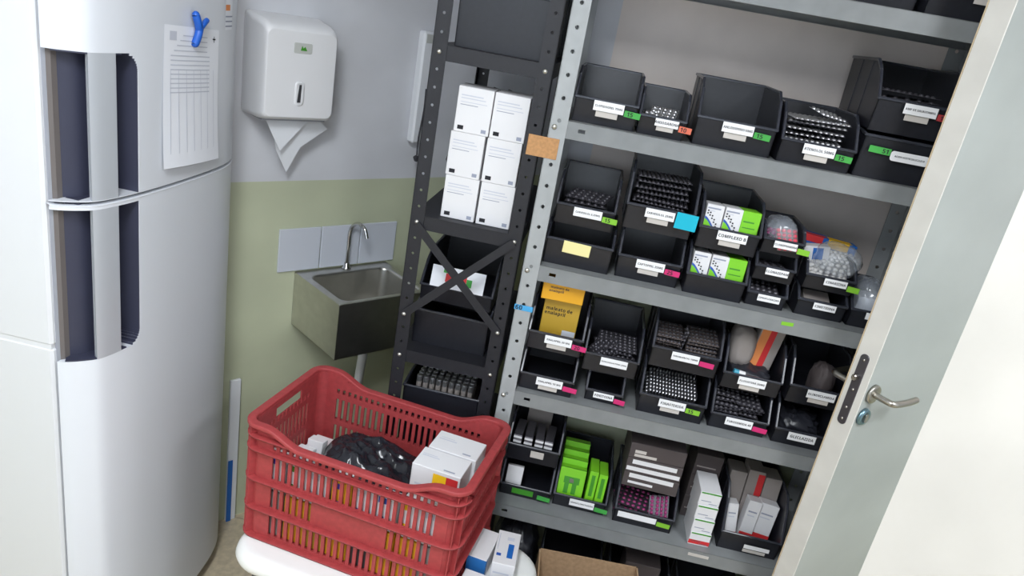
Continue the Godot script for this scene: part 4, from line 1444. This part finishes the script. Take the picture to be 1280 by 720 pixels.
# ---------------------------------------------------------------- contents
func blister_meshes(L: float, Wd: float, nx: int, ny: int, pr: float) -> Array:
	var key := "blister%.3f%.3f%d%d%.4f" % [L, Wd, nx, ny, pr]
	if not meshes.has(key):
		var st := S()
		box(st, Vector3.ZERO, Vector3(L, 0.0008, Wd))
		var a := st.commit()
		st = S()
		for i in nx:
			for j in ny:
				dome(st, Vector3(L * ((i + 0.5) / nx - 0.5), 0.0004, Wd * ((j + 0.5) / ny - 0.5)), Vector3(pr, pr * 0.75, pr), Basis.IDENTITY, 8, 3)
		meshes[key] = [a, st.commit()]
	return meshes[key]

func blister(label: String, at: Vector3, bas: Basis, L: float, Wd: float, nx: int, ny: int, pr: float, foil: Material, pill: Material, group: String) -> void:
	var t := thing("blister_pack", label, "blister pack", at, 0.0, group)
	t.basis = bas
	var ms := blister_meshes(L, Wd, nx, ny, pr)
	obj("foil_sheet", ms[0], foil, t)
	obj("pill_pockets", ms[1], pill, t).set_meta("kind", "stuff")

func pile(label: String, at: Vector3, n: int, dy: float, L: float, Wd: float, nx: int, ny: int, pr: float, foil: Material, pill: Material, seed_: int, jit := 0.08) -> void:
	var rng := RandomNumberGenerator.new()
	rng.seed = seed_
	for k in n:
		var b := Basis.from_euler(Vector3(rng.randf_range(-0.05, 0.05), rng.randf_range(-jit, jit), rng.randf_range(-0.04, 0.04)))
		blister(label, at + Vector3(rng.randf_range(-0.004, 0.004), dy * k, rng.randf_range(-0.005, 0.004)), b, L, Wd, nx, ny, pr, foil, pill, label)

func build_contents() -> void:
	var y1 := 1.6015
	var y2 := 1.255
	var y3 := 0.9105
	var y4 := 0.5605
	# --- six white cartons in the black rack
	var pr := [["front", 0.1, 0.8, 0.72, 0.825, M.print_light], ["front", 0.1, 0.74, 0.8, 0.76, M.print_light], ["front", 0.1, 0.66, 0.85, 0.675, M.print_light], ["front", 0.1, 0.6, 0.6, 0.615, M.print], ["front", 0.1, 0.06, 0.27, 0.15, M.ink], ["front", 0.78, 0.05, 0.92, 0.13, M.print]]
	var pos := ["bottom left", "bottom right", "middle left", "middle right", "top left", "top right"]
	for k in 6:
		var c := k % 2
		var r := k / 2
		carton("white_carton", "white printed carton, %s of the six on the black rack" % pos[k], "box", Vector3(-0.183 + 0.0875 * c + [0.0, -0.002, 0.001][r], 1.3115 + 0.105 * r, -0.075), Vector3(0.083, 0.1045, 0.083), Basis(Vector3.UP, [0.0, 0.02, -0.02, 0.01, 0.03, -0.02][k]), M.carton_white, pr, "six white cartons on the black rack")
	blob("plastic_bag", "dark plastic bag behind the six white cartons", "bag", Vector3(-0.165, 1.312, -0.25), Vector3(0.09, 0.1, 0.08), M.dark_bag, 4, 0.25, 1.4)
	blob("plastic_bag", "dark plastic bag deep in the black rack behind the other", "bag", Vector3(-0.165, 1.312, -0.475), Vector3(0.09, 0.13, 0.08), M.dark_bag, 9, 0.25, 1.4)
	var lf := thing("leaflet", "white leaflet with red and green print in the rack bin", "leaflet", Vector3(-0.162, 1.145, -0.067), 0.0)
	var st := S()
	box(st, Vector3.ZERO, Vector3(0.14, 0.055, 0.001), 0.0, Basis(Vector3(1, 0, 0), -0.3))
	obj("sheet", st, M.paper, lf)
	st = S()
	box(st, Vector3(-0.005, 0.0, 0.001), Vector3(0.055, 0.022, 0.0006), 0.0, Basis(Vector3(1, 0, 0), -0.3))
	obj("red_field", st, M.print_red, lf)
	st = S()
	box(st, Vector3(-0.025, 0.016, -0.0036), Vector3(0.03, 0.01, 0.0006), 0.0, Basis(Vector3(1, 0, 0), -0.3))
	obj("green_field", st, M.tag_green, lf)
	st = S()
	box(st, Vector3(0.03, -0.004, 0.0024), Vector3(0.014, 0.02, 0.0006), 0.0, Basis(Vector3(1, 0, 0), -0.3))
	obj("green_field", st, M.tag_green, lf)
	# silver capped vials in the lower rack bin
	st = S()
	lathe(st, [Vector2(0.0, 0.0), Vector2(0.0075, 0.0), Vector2(0.0075, 0.05), Vector2(0.005, 0.055), Vector2(0.005, 0.058)], 10)
	var vg := st.commit()
	st = S()
	lathe(st, [Vector2(0.0, 0.068), Vector2(0.0066, 0.068), Vector2(0.0074, 0.067), Vector2(0.0074, 0.05), Vector2(0.0, 0.05)], 10)
	var vc := st.commit()
	carton("vial_tray", "grey card tray carrying the vials in the lower rack bin", "tray", Vector3(-0.156, 0.564, -0.15), Vector3(0.17, 0.212, 0.16), Basis.IDENTITY, M.carton_brown, [])
	for i in 9:
		for j in 4:
			var v := thing("vial", "small vial with silver cap in the lower rack bin", "vial", Vector3(-0.228 + 0.018 * i, 0.7765, -0.085 - 0.02 * j), 0.0, "silver capped vials")
			obj("glass", vg, M.carton_grey, v)
			obj("cap", vc, M.foil, v)
	# --- upper shelf
	for k in 4:
		blister("silver pill blister lying in the small bin with orange tag", Vector3([0.24, 0.25, 0.238, 0.25][k], y1 + 0.018 + 0.008 * k, [-0.06, -0.08, -0.11, -0.12][k]), Basis.from_euler(Vector3(0.45, [0.1, -0.5, 0.5, -0.2][k], [0.1, -0.15, 0.15, 0.0][k])), 0.062, 0.04, 5, 3, 0.0058, M.foil, M.foil, "silver blisters in the orange tag bin")
	pile("silver blister pack piled in the heaped upper shelf bin", Vector3(0.577, y1 + 0.006, -0.085), 9, 0.0108, 0.125, 0.1, 11, 8, 0.0054, M.foil_dark, M.foil, 31, 0.1)
	blister("silver blister pack lying askew on top of the heaped bin", Vector3(0.6, y1 + 0.108, -0.075), Basis.from_euler(Vector3(0.2, 0.5, -0.12)), 0.08, 0.05, 6, 3, 0.0056, M.foil, M.foil, "")
	pile("dark blister pack inside the big upper bin with red tag", Vector3(0.745, y1 + 0.106, -0.085), 7, 0.0125, 0.12, 0.1, 5, 3, 0.006, M.pill_dark, M.foil_dark, 5, 0.15)
	# --- second shelf
	pile("dark glossy blister pack in the bin above the yellow note", Vector3(0.118, y2 + 0.104, -0.12), 6, 0.011, 0.1, 0.1, 6, 4, 0.006, M.pill_dark, M.pill_dark, 7, 0.2)
	pile("brown grey blister pack piled in the cyan note bin", Vector3(0.288, y2 + 0.132, -0.1), 10, 0.0125, 0.125, 0.1, 12, 5, 0.0046, M.pill_dark, M.foil_dark, 8, 0.04)
	for k in 2:
		var b := y2 + 0.1165 * k
		var what: String = ["lower", "upper"][k]
		for q in 2:
			var cx: float = 0.412 + 0.043 * q
			var c := carton("medicine_carton", "white carton with blue swoosh, %s in the %s of two stacked bins" % [["left", "middle"][q], what], "box", Vector3(cx, b + 0.004, -0.07), Vector3(0.04, 0.088, 0.075), Basis(Vector3.RIGHT, -0.1), M.carton_white, [["front", 0.06, 0.88, 0.8, 0.92, M.print], ["front", 0.1, 0.82, 0.5, 0.84, M.print_light]], "swoosh cartons in the second shelf bins")
			var s := S()
			var gsw := S()
			var dots := S()
			for i in 6:
				var u0 := i / 6.0
				var u1 := (i + 1) / 6.0
				var f := func(u: float) -> float: return 0.06 - 0.05 * pow(u, 1.4)
				var z := 0.038
				face(s, [Vector3(-0.02 + 0.04 * u0, f.call(u0), z), Vector3(-0.02 + 0.04 * u1, f.call(u1), z), Vector3(-0.02 + 0.04 * u1, f.call(u1) - 0.006, z), Vector3(-0.02 + 0.04 * u0, f.call(u0) - 0.006, z)], Vector3.BACK)
				face(gsw, [Vector3(-0.02 + 0.04 * u0, f.call(u0) - 0.006, z), Vector3(-0.02 + 0.04 * u1, f.call(u1) - 0.006, z), Vector3(-0.02 + 0.04 * u1, minf(0.002, f.call(u1) - 0.006), z), Vector3(-0.02 + 0.04 * u0, 0.002, z)], Vector3.BACK)
				for r in 2:
					face(dots, [Vector3(-0.017 + 0.0058 * i, f.call(u0) + 0.005 + 0.006 * r, z), Vector3(-0.0135 + 0.0058 * i, f.call(u0) + 0.005 + 0.006 * r, z), Vector3(-0.0135 + 0.0058 * i, f.call(u0) + 0.0085 + 0.006 * r, z), Vector3(-0.017 + 0.0058 * i, f.call(u0) + 0.0085 + 0.006 * r, z)], Vector3.BACK)
			obj("blue_swoosh", s, M.print_blue, c)
			obj("green_swoosh", gsw, M.carton_green, c)
			obj("dots", dots, M.ink, c).set_meta("kind", "stuff")
		carton("medicine_carton", "bright green carton at the right of the %s swoosh carton bin" % what, "box", Vector3(0.496, b + 0.004, -0.07), Vector3(0.042, 0.088, 0.075), Basis(Vector3.RIGHT, -0.1), M.carton_green, [["front", 0.1, 0.7, 0.7, 0.74, M.carton_darkgreen], ["front", 0.1, 0.55, 0.8, 0.575, M.carton_darkgreen], ["front", 0.1, 0.3, 0.6, 0.32, M.carton_darkgreen]], "green cartons in the second shelf bins")
	var y2t := y2 + 0.133
	blister("pink red blister pack standing in the topmost small bin", Vector3(0.591, y2t + 0.032, -0.055), Basis.from_euler(Vector3(0.75, 0.15, 0.1)), 0.05, 0.062, 4, 5, 0.0052, M.foil_brown, M.pill_red, "")
	blob("clear_bag", "clear film bag around the red blister in the small bin", "bag", Vector3(0.579, y2t + 0.002, -0.095), Vector3(0.034, 0.036, 0.045), M.plastic_bag, 14, 0.15, 1.5)
	pile("dark red blister pack behind the red one in the small bin", Vector3(0.565, y2t + 0.006, -0.1), 4, 0.01, 0.055, 0.06, 4, 4, 0.0055, M.pill_dark, M.pill_pink, 12, 0.3)
	pile("black blister pack in the middle small bin", Vector3(0.578, y2 + 0.0715, -0.085), 3, 0.0095, 0.075, 0.08, 4, 4, 0.006, M.pill_dark, M.pill_dark, 13, 0.2)
	pile("grey blister pack in the lowest small bin", Vector3(0.575, y2 + 0.0045, -0.085), 4, 0.0095, 0.07, 0.08, 5, 3, 0.0062, M.pill_dark, M.foil_dark, 15, 0.2)
	carton("grey_packet", "flat grey packet in the small bin under the bagged pills", "packet", Vector3(0.706, y2 + 0.004, -0.088), Vector3(0.062, 0.022, 0.06), Basis(Vector3.RIGHT, 0.35), M.carton_grey, [])
	for k in 5:
		blister("silver pill blister in the clear bag on the small bins", Vector3(0.7 + 0.012 * k, y2 + 0.1 + 0.008 * k, -0.07 - 0.016 * k), Basis.from_euler(Vector3(0.7 - 0.1 * k, 0.15 * k - 0.3, 0.12 - 0.04 * k)), 0.085, 0.05, 6, 4, 0.0058, M.foil, M.pill_white, "silver blisters in the clear bag")
	blob("clear_bag", "clear plastic bag bulging over the right small bin", "bag", Vector3(0.728, y2 + 0.096, -0.1), Vector3(0.05, 0.036, 0.05), M.plastic_bag, 17, 0.16, 1.3)
	carton("medicine_carton", "white carton with blue shapes behind the bagged silver pills", "box", Vector3(0.69, y2 + 0.074, -0.125), Vector3(0.06, 0.075, 0.03), Basis(Vector3(0, 0, 1), 0.15), M.carton_white, [["front", 0.35, 0.1, 0.75, 0.95, M.blue], ["front", 0.02, 0.3, 0.15, 0.6, M.print]], "")
	carton("medicine_carton", "colourful yellow, red and blue carton behind the bagged silver pills", "box", Vector3(0.715, y2 + 0.074, -0.18), Vector3(0.13, 0.085, 0.04), Basis(Vector3(0, 0, 1), -0.08), M.blue, [["top", 0.0, 0.0, 0.4, 0.5, M.print_red], ["front", 0.0, 0.8, 0.35, 1.0, M.print_red], ["front", 0.45, 0.75, 0.85, 1.0, M.print_yellow], ["top", 0.45, 0.0, 0.9, 0.7, M.print_yellow]], "")
	blob("clear_bag", "pale plastic bag in the bin by the door edge", "bag", Vector3(0.823, y2 + 0.004, -0.105), Vector3(0.034, 0.048, 0.055), M.plastic_bag, 23, 0.2, 1.3)
	carton("white_packet", "white packet inside the pale bag by the door edge", "packet", Vector3(0.82, y2 + 0.004, -0.1), Vector3(0.05, 0.06, 0.06), Basis.IDENTITY, M.white_tile, [])
	# --- third shelf
	var e2 := y3 + 0.1165
	var g1 := carton("medicine_carton", "gold carton reading maleato de enalapril in the third shelf bin", "box", Vector3(0.113, e2 + 0.002, -0.085), Vector3(0.093, 0.125, 0.05), Basis.IDENTITY, M.carton_gold, [["front", 0.62, 0.2, 0.98, 0.36, M.white_tile]], "enalapril cartons")
	text("lettering", "maleato de", 0.0125, M.ink, g1, Vector3(-0.006, 0.098, 0.0256))
	text("lettering", "enalapril", 0.0125, M.ink, g1, Vector3(-0.015, 0.086, 0.0256))
	var g2 := carton("medicine_carton", "bright yellow carton lying on top of the gold enalapril carton", "box", Vector3(0.106, e2 + 0.1335, -0.075), Vector3(0.104, 0.046, 0.09), Basis(Vector3.UP, 0.05), M.carton_yellow, [["right", 0.1, 0.1, 0.9, 0.9, M.carton_brown]], "enalapril cartons")
	text("lettering", "maleato de", 0.0085, M.carton_brown, g2, Vector3(-0.01, 0.034, 0.0456))
	text("lettering", "enalapril", 0.0085, M.carton_brown, g2, Vector3(-0.017, 0.025, 0.0456))
	pile("dark silver blister strip in the bin above the narrow bin", Vector3(0.27, y3 + 0.09, -0.115), 6, 0.0105, 0.1, 0.11, 8, 6, 0.0055, M.pill_dark, M.foil_dark, 41, 0.12)
	for k in 4:
		blister("dark silver blister strip leaning at the left of its bin", Vector3(0.217 + 0.013 * k, y3 + 0.124, -0.07 - 0.006 * k), Basis.from_euler(Vector3(0.5, 0.2, 1.1)), 0.06, 0.05, 6, 3, 0.005, M.pill_dark, M.foil_dark, "leaning dark strips")
	pile("brown edged blister pack in the left of two piles", Vector3(0.393, y3 + 0.137, -0.112), 7, 0.0115, 0.066, 0.1, 7, 5, 0.0045, M.foil_brown, M.pill_dark, 51, 0.05)
	pile("brown edged blister pack in the right of two piles", Vector3(0.474, y3 + 0.137, -0.112), 8, 0.0105, 0.078, 0.1, 8, 5, 0.0045, M.foil_brown, M.pill_dark, 52, 0.05)
	blister("bent blister pack stuck upright between the two piles", Vector3(0.428, y3 + 0.2, -0.075), Basis.from_euler(Vector3(0.2, 0.1, 1.5)), 0.075, 0.03, 6, 2, 0.005, M.foil_dark, M.foil_dark, "")
	for k in 15:
		var f := k / 14.0
		blister("silver strip fanned upright in the lime tag bin", Vector3(0.372 + 0.0082 * k, y3 + 0.046, -0.108), Basis.from_euler(Vector3(0.25, 0.0, 1.2)), 0.056, 0.1, 3, 7, 0.0055, M.foil_dark, M.foil, "fanned silver strips")
	for k in 2:
		pile("dark blister pack in the %s of two dark piles" % ["left", "right"][k], Vector3(0.575 + 0.06 * k, y3 + 0.005, -0.112), 8 - k, 0.0105, 0.062, 0.1, 5, 5, 0.0058, M.pill_dark, M.pill_dark, 61 + k, 0.1)
	blob("white_bag", "white rounded bag in the third shelf bin with striped carton", "bag", Vector3(0.58, e2 + 0.03, -0.13), Vector3(0.034, 0.055, 0.045), M.carton_grey, 71, 0.06, 1.1)
	carton("medicine_carton", "upright carton with orange and red stripes in the third shelf bin", "box", Vector3(0.628, e2 + 0.004, -0.135), Vector3(0.06, 0.145, 0.05), Basis(Vector3(0, 0, 1), -0.12), M.carton_grey, [["front", 0.05, 0.0, 0.4, 1.0, M.orange], ["front", 0.4, 0.0, 0.65, 1.0, M.print_red]], "")
	blob("dark_packets", "jumble of dark packets under the white rounded bag", "packets", Vector3(0.61, e2 + 0.004, -0.115), Vector3(0.05, 0.022, 0.055), M.dark_bag, 73, 0.3, 2.0)
	var cp := thing("small_bottle", "tiny white bottle with teal band among the dark packets", "bottle", Vector3(0.575, e2 + 0.046, -0.043), 0.0)
	st = S()
	tube(st, [Vector3(-0.014, 0, 0), Vector3(0.014, -0.003, 0)], 0.007, 12)
	obj("bottle_body", st, M.carton_white, cp)
	st = S()
	tube(st, [Vector3(-0.0142, 0.0, 0), Vector3(-0.002, -0.0015, 0)], 0.0073, 12)
	obj("band", st, M.teal, cp)
	blob("plastic_bag", "dark clear film packets in the bin beside the door lock", "bag", Vector3(0.765, y3 + 0.004, -0.112), Vector3(0.05, 0.03, 0.055), M.dark_bag, 81, 0.35, 2.0)
	blob("grey_pouch", "grey pouch standing in the bin above the film packets", "pouch", Vector3(0.785, y3 + 0.1225, -0.09), Vector3(0.026, 0.045, 0.03), M.carton_brown, 83, 0.2, 1.3, 0.3)
	# --- lowest full shelf
	for k in 4:
		for r in 5:
			carton("thin_pack", "thin white edged pack, %s pile in the lowest left bin" % ["leftmost", "second", "third", "rightmost"][k], "pack", Vector3(0.07 + 0.0285 * k, y4 + 0.1205 + 0.0135 * r, -0.1), Vector3(0.023, 0.0125, 0.09), Basis(Vector3.UP, 0.03 * ((r * 3 + k) % 3 - 1)), M.foil_dark, [["front", 0.02, 0.25, 0.98, 0.8, M.carton_white]], "thin packs in pile %d" % (k + 1))
	carton("medicine_carton", "pale carton standing behind the thin white edged packs", "box", Vector3(0.115, y4 + 0.1205, -0.2), Vector3(0.07, 0.14, 0.04), Basis.IDENTITY, M.carton_grey, [], "")
	carton("white_packet", "glossy white packet standing in the lowest left bin", "packet", Vector3(0.08, y4 + 0.003, -0.06), Vector3(0.045, 0.075, 0.015), Basis(Vector3.RIGHT, -0.25), M.carton_white, [], "")
	for k in 4:
		var c := carton("green_carton", "bright green carton, %s in the lowest shelf bin" % ["front of the four lying back", "second of the four lying back", "third of the four lying back", "last of the four lying back"][k], "box", Vector3(0.238, y4 + 0.004 + 0.008 * k, -0.075 - 0.034 * k), Vector3(0.072, 0.098, 0.03), Basis(Vector3.RIGHT, -0.22), M.carton_green, [["front", 0.05, 0.02, 0.95, 0.1, M.carton_white], ["front", 0.25, 0.25, 0.42, 0.55, M.carton_darkgreen], ["front", 0.55, 0.25, 0.72, 0.55, M.carton_darkgreen], ["front", 0.2, 0.55, 0.8, 0.75, M.carton_darkgreen], ["front", 0.42, 0.58, 0.58, 0.7, M.carton_grey], ["top", 0.0, 0.0, 1.0, 0.15, M.carton_darkgreen]], "green cartons lying back")
	for k in 2:
		carton("green_carton", "narrow green carton on end, %s of the pair" % ["left", "right"][k], "box", Vector3(0.294 + 0.0265 * k, y4 + 0.004, -0.1), Vector3(0.024, 0.105 - 0.004 * k, 0.085), Basis(Vector3.RIGHT, -0.12), M.carton_green, [["front", 0.2, 0.04, 0.6, 0.14, M.carton_white], ["front", 0.3, 0.3, 0.7, 0.9, M.carton_darkgreen]], "narrow green cartons")
	pile("pink blister pack in the bin under the dark cartons", Vector3(0.43, y4 + 0.006, -0.112), 4, 0.011, 0.12, 0.1, 8, 5, 0.0052, M.pill_dark, M.pill_pink, 91, 0.2)
	for k in 3:
		blister("bright pink pill blister upright at the right of its bin", Vector3(0.472 + 0.012 * k, y4 + 0.06, -0.06 - 0.006 * k), Basis.from_euler(Vector3(1.0, 0.2, 0.4)), 0.03, 0.06, 2, 6, 0.005, M.foil_dark, M.pill_pink, "upright pink blisters")
	for k in 3:
		var yy: float = y4 + 0.1165 + 0.0455 * k
		carton("dark_carton", "dark brown carton with white strips, %s of three" % ["lowest", "middle", "topmost"][k], "box", Vector3(0.442 - 0.002 * k, yy, -0.12), Vector3(0.148, 0.044, 0.15), Basis(Vector3.UP, 0.02 * (k - 1)), M.carton_brown, [[["front", 0.1, 0.25, 0.55, 0.42, M.carton_white], ["front", 0.1, 0.65, 0.9, 0.95, M.carton_white]], [["front", 0.02, 0.12, 0.98, 0.4, M.carton_white], ["front", 0.1, 0.6, 0.9, 0.9, M.carton_white]], [["front", 0.1, 0.1, 0.5, 0.28, M.label_beige], ["front", 0.1, 0.34, 0.3, 0.55, M.label_beige]]][k], "dark cartons with white strips")
	for k in 4:
		var names4 := ["lowest, with a red foot", "second", "third", "topmost"]
		var pp := [["front", 0.05, 0.88, 0.98, 0.99, M.carton_darkgreen], ["front", 0.12, 0.3, 0.6, 0.36, M.print], ["front", 0.5, 0.12, 0.9, 0.18, M.print]]
		if k == 0:
			pp.append(["front", 0.0, 0.1, 1.0, 0.42, M.print_red])
		carton("medicine_carton", "white green-lined carton on the shelf, %s of its pile" % names4[k], "box", Vector3(0.602 - 0.001 * k, 0.5575 + 0.0405 * k, -0.075 - 0.004 * k), Vector3(0.056, 0.04, 0.1), Basis(Vector3.UP, 0.03), M.carton_white, pp, "pile of white cartons with green lines")
	for k in 3:
		carton("dark_carton", "grey carton at the shelf back, %s of the stack behind the white pile" % ["lowest", "middle", "topmost"][k], "box", Vector3(0.598, 0.5575 + 0.07 * k, -0.2), Vector3(0.075, 0.069, 0.11), Basis.IDENTITY, M.carton_brown, [["front", 0.1, 0.4, 0.8, 0.46, M.carton_grey]], "grey cartons at the shelf back")
	for k in 3:
		carton("medicine_carton", "white carton with red foot, %s of three in the large bin" % ["left", "middle", "right"][k], "box", Vector3(0.688 + 0.04 * k, y4 + 0.012, -0.085 - 0.008 * k), Vector3([0.03, 0.036, 0.05][k], [0.095, 0.11, 0.105][k], 0.04), Basis.from_euler(Vector3(-0.18, 0.0, [0.12, -0.08, -0.1][k])), M.carton_white, [["front", 0.0, 0.0, 1.0, 0.16, M.print_red], ["front", 0.15, 0.7, 0.8, 0.74, M.print], ["front", 0.15, 0.6, 0.7, 0.63, M.print_light]], "white cartons with red feet")
	for k in 3:
		carton("medicine_carton", "grey carton behind the red footed ones, %s in the large bin" % ["left", "middle", "right"][k], "box", Vector3(0.686 + 0.048 * k, y4 + 0.02, -0.17), Vector3(0.045, 0.15 + 0.012 * (k % 2), 0.07), Basis(Vector3.RIGHT, -0.1), M.carton_grey, [["front", 0.6, 0.55, 1.0, 0.95, M.print_red]] if k == 1 else [], "grey cartons in the large bin")
	# --- below the lowest full shelf
	blob("plastic_bag", "dark crumpled bag under the lowest full shelf", "bag", Vector3(0.12, 0.2105, -0.15), Vector3(0.06, 0.1, 0.09), M.dark_bag, 95, 0.25, 1.5)
	carton("dark_carton", "grey carton near the floor behind the cardboard box", "box", Vector3(0.49, 0.216, -0.12), Vector3(0.1, 0.2, 0.1), Basis.IDENTITY, M.carton_brown, [], "")
